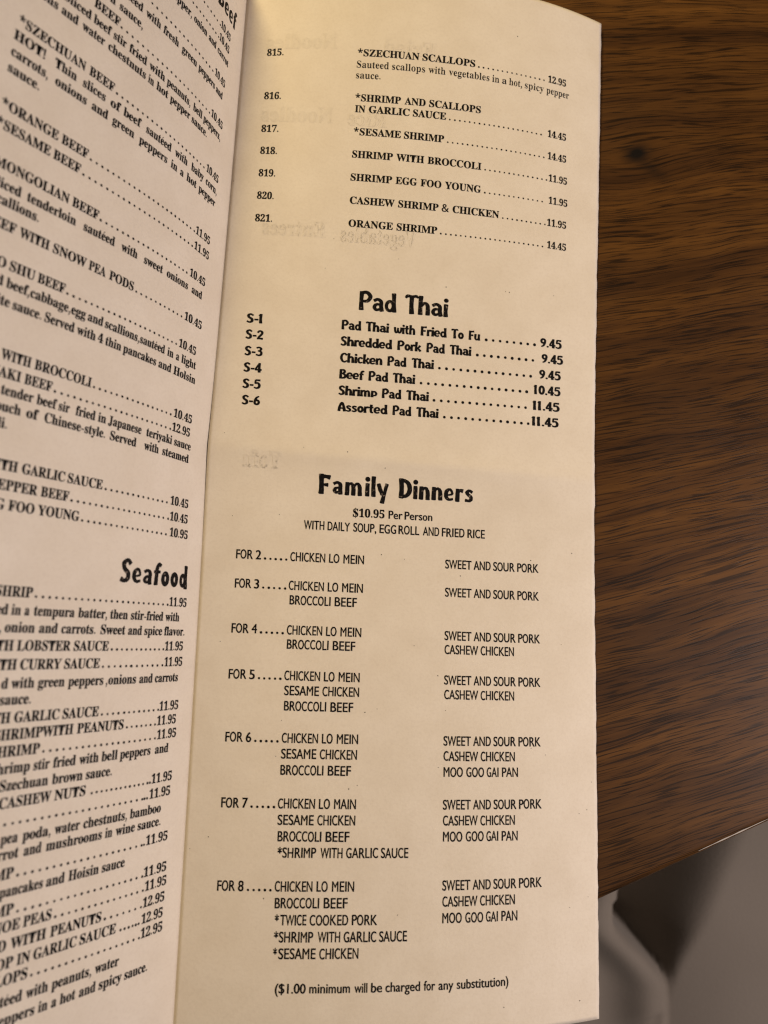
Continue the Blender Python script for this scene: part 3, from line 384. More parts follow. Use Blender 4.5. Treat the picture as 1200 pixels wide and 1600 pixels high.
GG = {'A': '98|53 101 43 101 0 0 15 0 27 29 70 29 83 0 98 0|48 79 64 42 33 42',
'B': '83|11 0 45 0 59 2 68 6 75 12 78 19 80 27 77 39 68 48 56 53 64 58 69 65 71 74 70 82 66 89 60 95 52 99 40 100 11 100|25 87 39 87 49 85 54 80 56 73 54 64 47 59 35 57 25 57|25 44 43 44 55 42 62 37 65 29 63 21 56 15 43 13 25 13',
'C': '104|96 93 78 99 62 101 44 99 29 92 17 80 10 66 7 49 9 35 15 22 26 10 41 2 61 -1 81 1 97 7 97 23 80 15 62 12 49 14 38 19 29 27 24 37 22 50 24 62 29 73 38 81 49 86 62 88 79 86 96 78',
'D': '110|11 0 50 0 68 3 83 10 94 21 101 35 103 50 101 64 95 78 85 89 70 97 50 100 11 100|26 87 48 87 63 85 74 80 82 72 87 62 88 50 87 41 84 32 77 22 65 16 48 13 26 13',
'E': '73|68 100 11 100 11 0 69 0 69 13 25 13 25 44 66 44 66 57 25 57 25 87 68 87',
'F': '69|65 100 11 100 11 0 26 0 26 46 65 46 65 59 26 59 26 87 65 87',
'G': '109|99 49 65 49 65 36 84 36 84 16 74 13 63 12 49 14 38 19 30 27 24 37 22 50 24 62 29 73 38 81 48 86 61 88 79 86 97 78 97 93 77 100 61 101 44 99 29 92 17 80 10 66 7 49 10 33 17 19 29 8 43 1 61 -1 80 1 99 7',
'H': '107|96 100 81 100 81 56 25 56 25 100 11 100 11 0 25 0 25 44 81 44 81 0 96 0',
'I': '37|26 100 11 100 11 0 26 0',
'J': '37|26 100 11 100 11 3 11 -5 10 -12 7 -16 2 -19 -5 -20 -9 -20 -6 -33 -2 -34 9 -32 16 -28 22 -21 25 -12 26 -1',
'K': '96|42 53 85 100 67 100 25 54 25 100 11 100 11 0 25 0 25 49 76 0 96 0',
'L': '72|25 100 11 100 11 0 70 0 70 13 25 13',
'M': '115|104 100 91 100 57 59 24 100 11 100 11 0 25 0 25 78 56 39 59 39 89 78 90 0 104 0',
'N': '115|104 100 90 100 90 23 22 100 11 100 11 0 24 0 24 77 91 0 104 0',
'O': '121|7 50 9 34 16 20 27 9 42 1 60 -1 79 1 94 9 105 20 112 34 114 50 112 66 105 80 93 91 79 99 60 101 42 99 27 91 16 80 9 66|21 50 23 62 29 73 37 81 48 86 60 88 73 86 84 81 92 73 97 62 99 50 97 38 92 27 84 19 73 14 60 12 48 14 37 19 29 27 23 38',
'P': '75|10 100 10 0 25 0 25 43 40 43 52 45 61 49 68 55 72 62 73 71 72 80 68 88 62 94 53 99 41 100|25 87 41 87 52 85 57 79 59 72 56 63 50 58 41 56 25 56',
'Q': '121|73 0 86 5 98 13 107 23 112 36 114 50 112 66 104 81 93 92 79 99 62 101 44 99 28 92 17 81 9 67 7 50 9 36 14 23 23 12 35 5 49 0 63 -10 79 -17 98 -20 111 -8 110 -7 100 -8 88 -6|61 88 74 86 84 81 92 73 98 62 100 50 98 38 93 27 84 19 74 14 61 12 47 14 36 19 28 28 23 38 21 50 23 60 27 70 34 79 46 86',
'R': '89|11 100 11 0 26 0 26 43 32 43 39 42 47 36 58 21 71 0 89 0 75 20 64 36 53 48 62 53 67 61 69 72 68 82 64 89 57 95 48 99 37 100|26 88 35 88 46 86 52 81 55 73 53 65 47 59 35 56 26 56',
'S': '67|59 94 48 100 36 101 26 100 18 97 11 91 7 84 6 75 10 61 21 51 34 43 45 35 49 24 47 18 42 14 33 12 23 13 14 18 6 26 6 8 20 1 34 -1 49 2 59 12 62 26 58 41 47 52 34 60 24 67 19 77 21 83 27 87 35 88 46 86 59 78',
'T': '89|86 100 2 100 2 87 37 87 37 0 51 0 51 87 86 87',
'U': '104|95 100 81 100 81 42 79 29 74 20 65 14 51 12 39 14 29 20 25 28 23 41 23 100 9 100 9 38 11 23 18 12 27 5 38 0 51 -1 67 1 79 6 88 14 93 26 95 39',
'V': '89|89 100 74 100 44 30 14 100 0 100 43 -1 46 -1',
'W': '153|153 100 138 100 111 31 83 100 70 100 42 31 14 100 0 100 40 -1 43 -1 76 81 109 -1 112 -1',
'X': '104|101 100 83 100 52 62 21 100 3 100 43 52 0 0 18 0 52 41 86 0 104 0 61 52',
'Y': '89|44 66 17 100 0 100 37 53 37 0 51 0 51 53 89 100 71 100',
'Z': '95|66 87 2 0 93 0 93 13 29 13 93 100 6 100 6 87',
'e': '70|64 19 53 13 41 11 30 13 23 20 19 31 65 31 64 44 60 54 54 61 46 66 37 67 27 66 18 61 12 54 7 45 6 34 7 23 11 14 18 6 27 1 38 -1 52 1 64 6|19 40 23 48 28 54 37 56 45 54 50 48 52 40',
'r': '58|10 66 10 0 23 0 23 34 25 45 31 52 39 55 45 53 51 48 58 60 50 65 43 67 36 65 30 60 23 51 23 66',
's': '56|48 62 38 66 28 67 17 65 9 59 6 49 10 40 17 33 26 28 34 23 37 18 34 12 28 10 18 12 6 19 6 5 18 0 29 -1 40 1 48 8 51 18 47 27 36 37 23 45 20 50 22 54 28 56 37 54 48 49',
'o': '81|40 67 29 65 19 61 12 54 7 44 5 34 7 22 12 13 19 5 29 0 40 -1 52 0 62 5 69 12 74 22 76 34 74 45 69 54 62 61 52 66|40 55 51 53 59 45 62 33 60 21 52 13 40 10 29 13 21 21 19 34 21 45 29 53',
'a': '63|60 12 53 8 52 9 51 12 51 45 48 58 39 65 27 67 14 65 5 58 5 44 15 52 26 55 33 54 37 50 38 43 38 40 26 36 16 31 7 25 4 15 6 7 11 1 20 -1 29 0 38 5 41 0 48 -1 53 0 60 4|38 13 32 9 26 8 20 11 17 17 20 24 27 29 38 33',
'b': '73|22 100 9 100 9 4 20 0 33 -1 45 0 55 5 62 12 67 22 68 34 67 45 63 54 57 61 49 66 40 67 30 66 22 61|22 49 29 54 37 55 46 53 53 45 55 32 52 21 45 14 35 11 22 13',
'c': '64|58 63 49 66 39 67 28 66 18 61 12 54 7 44 6 32 8 21 12 12 19 5 28 0 39 -1 50 0 59 2 59 15 50 12 42 11 30 14 22 21 19 33 22 45 29 52 39 55 48 54 58 49',
'd': '75|66 100 53 100 53 65 39 67 29 66 19 61 12 54 8 45 6 34 8 23 12 13 19 6 28 2 38 0 66 0|53 11 40 11 28 14 22 21 20 33 22 45 30 53 41 55 47 55 53 53',
'f': '37|43 100 33 101 25 100 19 95 13 86 11 71 11 66 1 66 1 54 11 54 11 0 24 0 24 54 35 54 35 66 24 66 24 72 25 81 29 86 38 88 43 87',
'g': '63|62 66 35 66 19 63 9 55 6 43 7 36 9 31 14 26 20 22 13 18 10 13 12 9 17 4 7 1 2 -5 0 -14 4 -24 15 -31 30 -34 47 -31 58 -24 61 -13 60 -5 54 1 42 6 27 9 22 14 27 19 38 21 49 27 53 33 55 41 54 49 48 56 62 56|43 43 42 37 37 32 31 31 24 32 19 36 18 43 19 49 24 53 31 55 37 53 42 49|49 -14 47 -19 40 -22 31 -23 21 -22 14 -19 12 -13 14 -8 19 -5 27 -3 36 -4 45 -7',
'h': '73|22 100 9 100 9 0 22 0 22 47 30 55 38 57 45 55 50 49 51 41 51 0 64 0 64 40 61 55 53 64 42 67 31 65 22 57',
'i': '32|23 66 10 66 10 0 23 0|24 86 22 91 16 94 11 91 8 86 11 80 16 78 22 80',
'l': '32|23 100 10 100 10 0 23 0',
'm': '113|9 66 9 0 22 0 22 48 29 54 38 56 44 55 48 50 50 41 50 0 63 0 63 48 71 54 78 56 85 54 89 49 91 41 91 0 104 0 104 41 102 55 94 64 83 67 74 66 67 61 61 55 52 64 41 67 32 65 22 57 22 66',
'n': '73|22 66 9 66 9 0 22 0 22 47 30 55 38 57 45 55 50 49 51 41 51 0 64 0 64 41 61 56 53 64 42 67 31 65 22 57',
't': '49|24 79 0 56 0 54 11 54 11 19 14 9 21 1 33 -1 41 0 49 3 49 15 41 12 34 10 30 11 26 14 24 20 24 54 45 54 45 66 24 66',
'u': '73|64 0 64 66 51 66 51 19 44 12 35 10 28 11 23 16 22 24 22 66 9 66 9 25 12 11 20 2 32 -1 42 1 51 8 51 0',
'w': '105|58 66 48 66 31 26 14 66 0 66 29 -1 33 -1 53 45 72 -1 76 -1 105 66 91 66 74 26',
'y': '64|64 66 50 66 33 29 15 66 0 66 26 14 3 -34 18 -34',
'0': '73|69 50 67 67 63 81 56 92 47 99 37 101 26 99 17 92 10 81 6 67 4 50 6 33 10 19 17 8 26 1 37 -1 47 1 56 8 63 19 67 33|55 50 52 30 46 17 37 12 27 17 21 30 19 50 21 70 27 83 37 88 46 83 52 70',
'1': '73|44 100 30 100 30 0 44 0',
'2': '73|68 14 30 14 48 36 58 54 61 70 60 80 56 89 49 96 41 100 31 101 19 99 7 92 7 74 15 82 22 86 30 87 38 85 45 78 47 68 45 58 40 47 23 24 5 1 5 0 68 0',
'3': '73|12 83 21 87 29 88 38 86 44 81 46 73 44 65 37 60 26 58 26 45 38 43 45 37 48 28 46 20 40 14 32 12 21 14 9 20 9 4 20 0 31 -1 41 0 50 4 56 11 61 19 62 29 61 39 56 48 48 53 55 58 59 66 61 75 59 84 55 91 49 97 41 100 31 101 21 100 12 97',
'4': '73|58 101 52 101 2 39 2 33 44 33 44 0 58 0 58 33 69 33 69 46 58 46|44 74 44 46 21 46',
'5': '73|59 100 15 100 15 48 27 49 37 48 44 44 48 38 50 30 47 21 40 15 29 12 18 14 7 20 7 5 19 0 32 -1 42 0 51 5 58 11 63 20 64 31 63 41 58 50 50 57 40 61 28 62 28 87 59 87',
'6': '73|46 101 32 90 21 77 13 64 8 49 6 34 8 22 12 13 19 5 28 0 39 -1 53 3 64 14 68 29 64 44 55 54 40 58 31 56 24 54 31 68 42 80 55 90|21 39 29 43 37 44 46 42 52 37 54 29 52 20 46 14 38 12 32 14 26 17 23 22 21 30',
'7': '73|72 100 7 100 7 86 50 86 14 4 27 -1',
'8': '73|69 27 67 37 62 45 55 51 62 57 66 65 67 72 66 82 62 90 55 96 47 100 38 101 28 100 19 96 13 90 9 82 7 73 10 61 19 51 11 45 6 37 5 27 6 18 11 10 18 4 27 0 37 -1 47 0 56 4 63 10 67 18|53 73 51 65 45 60 37 58 29 60 24 65 21 73 23 81 29 86 37 88 45 86 51 80|54 28 52 20 46 15 37 12 28 14 21 20 19 28 21 36 27 42 37 44 46 42 52 36',
'9': '73|27 -1 41 9 52 21 60 35 66 50 68 65 66 77 62 87 55 95 46 100 36 101 26 100 17 95 11 89 7 80 5 72 9 57 19 46 34 43 42 44 49 47 44 34 33 21 19 9|20 72 22 80 28 86 36 88 45 85 51 79 53 70 52 62 44 57 37 56 28 58 22 64',
'$': '79|69 87 58 93 47 96 47 101 35 101 35 96 20 91 11 82 8 69 11 59 20 50 35 44 35 12 20 17 7 27 7 9 21 2 35 -1 35 -17 47 -17 47 -1 62 4 71 14 74 26 70 38 61 48 47 54 47 83 59 79 69 72|35 58 25 64 22 71 24 77 28 81 35 83|47 38 57 32 60 25 58 19 54 15 47 12',
'(': '47|24 34 27 59 34 82 46 102 38 102 23 82 13 59 9 34 13 9 23 -14 38 -34 46 -34 34 -14 27 9',
')': '47|23 34 21 9 14 -14 2 -34 10 -34 25 -14 34 9 38 34 34 59 25 82 10 102 2 102 14 82 21 59',
'&': '92|73 50 68 41 62 34 48 50 58 59 64 67 66 76 63 87 55 95 42 98 29 95 20 87 16 75 20 63 28 52 15 43 7 34 4 22 8 10 17 2 29 -1 39 0 49 5 61 14 72 0 91 0 71 23 81 37 87 50|52 24 42 15 31 12 22 15 18 22 21 29 26 36 36 42|30 76 34 83 41 86 47 85 51 81 53 76 50 68 40 59 34 67',
'*': '61|26 75 26 72 7 66 2 63 2 57 7 55 12 57 27 70 29 68 26 49 26 44 30 41 35 44 35 49 32 68 35 70 49 57 54 55 59 57 59 62 54 66 36 72 36 75 54 82 59 85 59 90 54 92 49 90 35 77 32 79 35 98 35 104 31 106 26 104 26 98 30 79 27 77 12 90 7 93 2 90 3 85 7 82',
',': '32|9 -17 18 -12 24 -5 26 4 25 11 21 16 15 18 9 16 7 10 9 4 14 1 14 -7 9 -15',
'.': '32|16 16 10 14 7 7 10 1 16 -1 22 1 25 7 22 14'}
def parse(tab):
    out = {}
    for ch, s in tab.items():
        b = s.split('|'); cs = []
        for c in b[1:]:
            q = [int(k) / 100 for k in c.split()]
            if len(q) >= 6: cs.append([(q[i], q[i + 1]) for i in range(0, len(q), 2)])
        out[ch] = (int(b[0]) / 100, cs)
    return out
def area2(c): return sum(a[0] * b[1] - b[0] * a[1] for a, b in zip(c, c[1:] + c[:1]))
def embolden(cs, ox, oy):
    if not cs: return cs
    big = max(cs, key=lambda c: abs(area2(c))); sg = 1 if area2(big) > 0 else -1
    res = []
    for c in cs:
        n = len(c); o = []
        for i in range(n):
            p, a, b = c[i], c[i - 1], c[(i + 1) % n]
            nx = (b[1] - a[1]); ny = -(b[0] - a[0]); L = math.hypot(nx, ny) or 1
            o.append((p[0] + sg * nx / L * ox, p[1] + sg * ny / L * oy))
        res.append(o)
    return res
def disc(x, y, r, n=10): return [(x + r * math.cos(2 * math.pi * i / n), y + r * math.sin(2 * math.pi * i / n)) for i in range(n)]
def inside(p, c):
    r = False; j = len(c) - 1
    for i in range(len(c)):
        if (c[i][1] > p[1]) != (c[j][1] > p[1]) and p[0] < (c[j][0] - c[i][0]) * (p[1] - c[i][1]) / (c[j][1] - c[i][1]) + c[i][0]: r = not r
        j = i
    return r
def tri(cs):
    """triangles of a glyph: every outer contour together with its own holes"""
    dep = [sum(inside(c[0], o) for o in cs if o is not c) for c in cs]
    flat = []; T = []
    for c, d in zip(cs, dep):
        if d % 2: continue
        f, t_ = tri_one([c] + [h for h, dh in zip(cs, dep) if dh == d + 1 and inside(h[0], c)])
        k = len(flat); flat += f; T += [tuple(k + q for q in x) for x in t_]
    return flat, T
def tri_one(cs):
    flat = [p for c in cs for p in c]
    T = tessellate_polygon([[Vector((p[0], p[1], 0)) for p in c] for c in cs])
    return flat, [tuple(t) for t in T]
def finish(adv, parts):
    """parts: list of (pts, tris) -> adv, pts, tris"""
    P = []; T = []
    for p, t in parts:
        k = len(P); P += p; T += [tuple(k + q for q in f) for f in t]
    return adv, P, T
FONTS = {}
def outline_font(key, tab, ox, oy, extra, strike=0):
    d = {}
    for ch, (adv, cs) in tab.items():
        P, T = tri(embolden(cs, ox, oy))
        if strike: d[ch] = finish(adv, [([(p[0] - strike, p[1]) for p in P], T), ([(p[0] + strike, p[1] + strike * .4) for p in P], T)])   # struck twice: heavier stems
        else: d[ch] = finish(adv, [(P, T)])
    def e(ch): return d[ch]
    extra(d); FONTS[key] = d
def rect(x0, y0, x1, y1): return [(x0, y0), (x1, y0), (x1, y1), (x0, y1)]
def serif_extra(w):
    def f(d):
        d['.'] = finish(.37, [tri([disc(.18, .1, .105 * w)])])
        comma = disc(.18, .1, .105 * w) ; tail = [(.29, .13), (.29, .0), (.21, -.17), (.09, -.27), (.06, -.21), (.14, -.1), (.16, .02)]
        d[','] = finish(.37, [tri([comma]), tri([tail])])
        d['-'] = finish(.5, [tri([rect(.06, .25, .44, .25 + .13 * w)])])
        a, P, T = d['S']; cx = (min(p[0] for p in P) + max(p[0] for p in P)) / 2
        d['$'] = finish(a, [(P, T), tri([rect(cx - .035, -.14, cx + .035, 1.14)])])
        a, P, T = d['e']; d['é'] = finish(a, [(P, T), tri([[(.24, .78), (.36, 1.0), (.5, 1.0), (.32, .78)]])])
    return f
gs = parse(GS); gg = parse(GG)
for _c, _k in (('O', .76), ('C', .80), ('G', .78), ('D', .82), ('Q', .76), ('M', .86), ('W', .84), ('A', .88), ('N', .86), ('H', .88), ('U', .9), ('o', .86), ('m', .9)):
    _a, _cs = gg[_c]; gg[_c] = (_a * _k + .02, [[(p[0] * _k, p[1]) for p in c] for c in _cs])
outline_font('S', gs, .010, .012, serif_extra(1.0), .014)
outline_font('s', gs, -.016, .010, serif_extra(.8))
outline_font('L', gs, .010, .012, serif_extra(.95), .022)
def g_extra(d):
    d['-'] = finish(.5, [tri([rect(.06, .3, .44, .42)])])
outline_font('G', gg, .034, .018, g_extra)

# a heavy rounded display letter and a chunky one, drawn as brush strokes: (points, width or widths, closed)
def EL(cx, cy, rx, ry, w): return ([(cx + rx * math.cos(a), cy + ry * math.sin(a)) for a in [2 * math.pi * i / 14 for i in range(14)]], w, True)
HB = {
 'P': (.66, [([(.13, 0), (.11, .5), (.13, .98)], (.22, .17, .2)), ([(.10, .92), (.38, .95), (.55, .74), (.42, .5), (.17, .47)], (.14, .17, .19, .16, .12))]),
 'a': (.60, [([(.08, .54), (.26, .63), (.43, .52), (.44, .25), (.49, .0)], (.15, .14, .17, .18, .2)), ([(.45, .36), (.2, .35), (.11, .19), (.22, .06), (.43, .14)], (.1, .14, .17, .14, .1))]),
 'd': (.62, [EL(.27, .31, .17, .25, .15), ([(.45, 1.0), (.47, .5), (.50, 0)], (.2, .16, .2))]),
 'T': (.62, [([(.02, .84), (.1, .95), (.32, .93), (.52, .96), (.62, .88)], (.1, .15, .13, .15, .08)), ([(.31, .92), (.3, .45), (.33, 0)], (.19, .18, .22))]),
 'h': (.62, [([(.13, 1.0), (.11, .5), (.12, 0)], (.2, .17, .21)), ([(.13, .42), (.3, .62), (.46, .5), (.48, 0)], (.1, .15, .18, .2))]),
 'i': (.26, [([(.13, .66), (.12, .3), (.13, 0)], (.2, .17, .21)), EL(.13, .88, .055, .055, .11)]),
 'w': (.78, [([(.07, .66), (.12, .2), (.22, .07), (.33, .2), (.38, .6)], (.17, .17, .12, .14, .15)), ([(.38, .45), (.44, .15), (.56, .08), (.66, .25), (.70, .66)], (.13, .15, .12, .16, .17))]),
 't': (.44, [([(.21, .9), (.18, .4), (.22, .1), (.38, .07)], (.19, .17, .17, .12)), ([(.02, .60), (.38, .62)], (.12, .14))]),
 'F': (.56, [([(.13, 0), (.11, .5), (.13, .98)], (.22, .17, .2)), ([(.13, .92), (.34, .91), (.52, .94)], (.14, .14, .17)), ([(.13, .50), (.44, .51)], (.13, .16))]),
 'r': (.42, [([(.13, .66), (.11, .3), (.12, 0)], (.19, .17, .21)), ([(.13, .4), (.25, .6), (.40, .58)], (.1, .15, .19))]),
 'e': (.55, [([(.1, .31), (.3, .32), (.45, .36), (.4, .57), (.25, .62), (.1, .48), (.09, .2), (.24, .06), (.46, .12)], (.09, .1, .13, .15, .14, .17, .17, .14, .12))]),
 'o': (.56, [EL(.28, .33, .17, .26, .17)]),
 'u': (.62, [([(.12, .66), (.11, .25), (.22, .06), (.4, .15), (.45, .45)], (.19, .18, .14, .13, .1)), ([(.48, .66), (.47, .3), (.50, 0)], (.19, .17, .2))]),
 'S': (.58, [([(.5, .8), (.33, .94), (.14, .82), (.18, .6), (.4, .42), (.42, .17), (.24, .05), (.05, .16)], (.14, .14, .17, .17, .18, .18, .14, .13))]),
 'k': (.58, [([(.13, 1.0), (.11, .5), (.12, 0)], (.2, .17, .21)), ([(.48, .62), (.34, .42), (.14, .3)], (.18, .14, .1)), ([(.24, .36), (.38, .2), (.52, .02)], (.12, .16, .2))]),
 'C': (.64, [([(.58, .78), (.38, .94), (.16, .78), (.11, .4), (.26, .09), (.46, .06), (.6, .2)], (.16, .14, .17, .19, .16, .14, .1))]),
 'c': (.5, [([(.44, .52), (.28, .62), (.11, .46), (.12, .18), (.26, .06), (.45, .13)], (.15, .13, .16, .17, .14, .1))]),
 'n': (.62, [([(.13, .66), (.11, .3), (.12, 0)], (.19, .17, .21)), ([(.13, .42), (.3, .62), (.46, .5), (.48, 0)], (.1, .15, .18, .2))]),
 'B': (.62, [([(.13, 0), (.11, .5), (.13, .98)], (.22, .17, .2)), ([(.12, .93), (.38, .92), (.45, .74), (.33, .57), (.14, .53)], (.14, .15, .18, .14, .1)), ([(.28, .53), (.49, .4), (.48, .15), (.28, .06), (.12, .07)], (.12, .17, .18, .14, .13))]),
 'f': (.42, [([(.42, .9), (.28, .93), (.19, .75), (.17, .4), (.18, 0)], (.15, .14, .17, .17, .2)), ([(.02, .58), (.38, .60)], (.11, .13))]),
 'm': (.92, [([(.13, .66), (.11, .3), (.12, 0)], (.18, .16, .2)), ([(.13, .42), (.28, .61), (.42, .5), (.44, 0)], (.1, .14, .17, .19)), ([(.44, .42), (.6, .61), (.73, .5), (.76, 0)], (.1, .14, .17, .19))]),
 'p': (.58, [([(.13, .66), (.11, .3), (.12, 0)], (.19, .17, .21)), ([(.12, .5), (.3, .6), (.46, .42), (.4, .2), (.2, .17)], (.1, .14, .17, .14, .1))]),
 'A': (.64, [([(.08, 0), (.13, .5), (.3, .9), (.45, .55), (.55, 0)], (.2, .17, .17, .18, .22)), ([(.14, .32), (.46, .32)], .13)]),
 's': (.48, [([(.41, .53), (.26, .61), (.12, .52), (.18, .39), (.35, .27), (.36, .12), (.22, .05), (.05, .1)], (.13, .13, .15, .15, .16, .15, .13, .12))]),
 'l': (.26, [([(.13, 1.0), (.12, .5), (.13, 0)], (.2, .17, .21))]),
 '1': (.40, [([(.15, 1.0), (.14, .5), (.16, 0)], (.18, .17, .2)), ([(.0, .82), (.13, .94)], (.08, .12))]),
 '2': (.54, [([(.07, .72), (.2, .91), (.4, .84), (.42, .62), (.22, .3), (.08, .1)], (.15, .14, .17, .17, .15, .12)), ([(.04, .08), (.28, .09), (.5, .07)], (.15, .15, .18))]),
 '3': (.54, [([(.05, .85), (.26, .92), (.43, .78), (.33, .57), (.18, .54)], (.14, .14, .17, .13, .1)), ([(.18, .54), (.44, .44), (.44, .15), (.24, .06), (.04, .14)], (.1, .16, .17, .14, .13))]),
 '4': (.58, [([(.38, 1.0), (.37, .5), (.39, 0)], (.16, .17, .2)), ([(.36, .95), (.2, .62), (.07, .33)], (.12, .13, .12)), ([(.03, .28), (.57, .28)], .15)]),
 '5': (.54, [([(.50, .91), (.14, .92)], (.17, .14)), ([(.14, .94), (.10, .55)], (.13, .12)), ([(.09, .55), (.32, .62), (.46, .4), (.42, .15), (.22, .06), (.04, .14)], (.11, .15, .18, .17, .14, .12))]),
 '6': (.58, [([(.45, .95), (.25, .78), (.13, .45)], (.1, .15, .17)), EL(.29, .3, .17, .22, .16)]),
 '9': (.58, [([(.13, .04), (.33, .2), (.45, .55)], (.1, .15, .17)), EL(.29, .68, .17, .22, .16)]),
 '0': (.58, [EL(.29, .5, .18, .41, .17)]),
 '-': (.36, [([(.04, .36), (.32, .36)], .15)]),
 '.': (.24, [EL(.12, .09, .045, .045, .09)]),
}
AL = {
 'F': (.62, [([(.13, 0), (.14, .5), (.12, 1.0)], (.26, .22, .24)), ([(.12, .88), (.36, .89), (.56, .85)], (.22, .17, .24)), ([(.13, .47), (.32, .46), (.46, .46)], (.14, .14, .2))]),
 'a': (.56, [([(.07, .52), (.24, .60), (.40, .5), (.40, .25), (.42, .0)], (.15, .13, .2, .2, .22)), ([(.40, .35), (.2, .31), (.12, .18), (.22, .08), (.40, .16)], (.09, .13, .2, .14, .1))]),
 'm': (.94, [([(.13, .65), (.11, 0)], (.21, .22)), ([(.13, .42), (.28, .6), (.42, .48), (.43, 0)], (.1, .13, .2, .21)), ([(.44, .42), (.6, .6), (.74, .48), (.76, 0)], (.1, .13, .2, .21))]),
 'i': (.28, [([(.14, .65), (.13, 0)], (.2, .22)), EL(.14, .87, .06, .06, .13)]),
 'l': (.28, [([(.14, 1.02), (.13, .5), (.14, 0)], (.22, .19, .23))]),
 'y': (.56, [([(.07, .66), (.16, .36), (.28, .1)], (.19, .2, .18)), ([(.50, .68), (.38, .2), (.26, -.33)], (.17, .17, .22))]),
 'D': (.68, [([(.13, 0), (.14, .5), (.12, 1.0)], (.25, .22, .25)), ([(.08, .9), (.36, .88), (.54, .66), (.55, .34), (.38, .12), (.1, .09)], (.18, .18, .23, .23, .18, .18))]),
 'n': (.60, [([(.13, .66), (.11, 0)], (.21, .23)), ([(.13, .42), (.3, .6), (.44, .46), (.46, 0)], (.1, .13, .2, .22))]),
 'e': (.54, [([(.12, .30), (.3, .32), (.43, .38), (.37, .56), (.25, .60), (.12, .46), (.12, .2), (.26, .07), (.47, .11)], (.08, .09, .12, .13, .13, .2, .2, .14, .12))]),
 'r': (.44, [([(.13, .66), (.11, 0)], (.2, .23)), ([(.13, .4), (.25, .58), (.40, .56)], (.1, .14, .22))]),
 's': (.48, [([(.41, .52), (.26, .60), (.13, .50), (.2, .39), (.34, .28), (.35, .13), (.22, .06), (.05, .09)], (.16, .13, .18, .17, .18, .18, .13, .16))]),
 'S': (.60, [([(.52, .8), (.36, .95), (.16, .8), (.22, .58), (.42, .40), (.42, .17), (.25, .06), (.06, .12)], (.2, .15, .21, .2, .21, .21, .16, .22))]),
 'f': (.42, [([(.42, .86), (.29, .94), (.19, .72), (.18, .4), (.17, 0)], (.17, .14, .2, .2, .23)), ([(.02, .57), (.4, .59)], (.12, .14))]),
 'o': (.54, [EL(.27, .32, .15, .24, .20)]),
 'd': (.60, [EL(.25, .31, .14, .24, .17), ([(.44, 1.0), (.44, .5), (.46, -.06)], (.22, .19, .24))]),
 'B': (.66, [([(.13, 0), (.14, .5), (.12, 1.0)], (.25, .22, .25)), ([(.1, .91), (.36, .9), (.46, .73), (.34, .56), (.14, .53)], (.17, .17, .21, .16, .1)), ([(.28, .52), (.5, .38), (.48, .16), (.28, .09), (.1, .09)], (.12, .2, .2, .17, .17))]),
 'N': (.72, [([(.13, 0), (.14, .5), (.12, 1.0)], (.22, .2, .22)), ([(.12, .95), (.36, .5), (.58, .05)], (.2, .2, .2)), ([(.58, 1.0), (.58, .5), (.58, 0)], (.2, .18, .2))]),
}
for ch, f in (('P', 'P'), ('T', 'T'), ('R', 'B'), ('u', 'u'), ('c', 'c'), ('h', 'h'), ('t', 't'), ('E', 'F'), ('V', 'u'), ('g', 'd'), ('b', 'd')):
    AL.setdefault(ch, HB[f])
def stroke(pts, w, closed=False):
    n = len(pts); ws = [w] * n if isinstance(w, (int, float)) else list(w)
    P = [Vector(p) for p in pts]; out = []; k = 5
    segs = n if closed else n - 1
    for i in range(segs):
        a = P[(i - 1) % n] if closed or i > 0 else P[0] * 2 - P[1]; b = P[i]; c = P[(i + 1) % n]; d = P[(i + 2) % n] if closed or i + 2 < n else P[n - 1] * 2 - P[n - 2]
        for j in range(k):
            t = j / k
            q = .5 * ((2 * b) + (c - a) * t + (2 * a - 5 * b + 4 * c - d) * t * t + (3 * b - a - 3 * c + d) * t ** 3)
            out.append((q, ws[i] * (1 - t) + ws[(i + 1) % n] * t))
    if not closed: out.append((P[-1], ws[-1]))
    m = len(out); L = []; R = []
    for i in range(m):
        a = out[(i - 1) % m][0] if closed or i > 0 else out[i][0]; b = out[(i + 1) % m][0] if closed or i < m - 1 else out[i][0]
        t = (b - a); t = t.normalized() if t.length > 1e-9 else Vector((1, 0)); nn = Vector((-t.y, t.x)); q, ww = out[i]
        L.append(q + nn * ww / 2); R.append(q - nn * ww / 2)
    pts2 = [(p.x, p.y) for p in L + R]; F_ = []
    for i in range(m if closed else m - 1):
        j = (i + 1) % m; F_ += [(i, j, m + j), (i, m + j, m + i)]
    if not closed:      # softly rounded ends
        for i0, sgn in ((0, -1), (m - 1, 1)):
            q, ww = out[i0]; t = (out[1][0] - out[0][0]) if i0 == 0 else (out[-1][0] - out[-2][0]); t.normalize()
            c0_ = len(pts2); nn = Vector((-t.y, t.x)); e = sgn * .10 * ww
            pts2 += [tuple(q + t * e + nn * ww * .3), tuple(q + t * e - nn * ww * .3)]
            F_ += [(i0, c0_, c0_ + 1), (i0, c0_ + 1, m + i0)]
    return pts2, F_
def fat(w, k): return w * k if isinstance(w, (int, float)) else [q * k for q in w]
FONTS['H'] = {ch: finish(a, [stroke(s[0], fat(s[1], 1.27), *s[2:]) for s in ss]) for ch, (a, ss) in HB.items()}
FONTS['K'] = {ch: finish(a, [stroke(s[0], fat(s[1], 1.12), *s[2:]) for s in ss]) for ch, (a, ss) in HB.items()}
FONTS['A'] = {ch: finish(a, [stroke(s[0], fat(s[1], 1.06), *s[2:]) for s in ss]) for ch, (a, ss) in AL.items()}

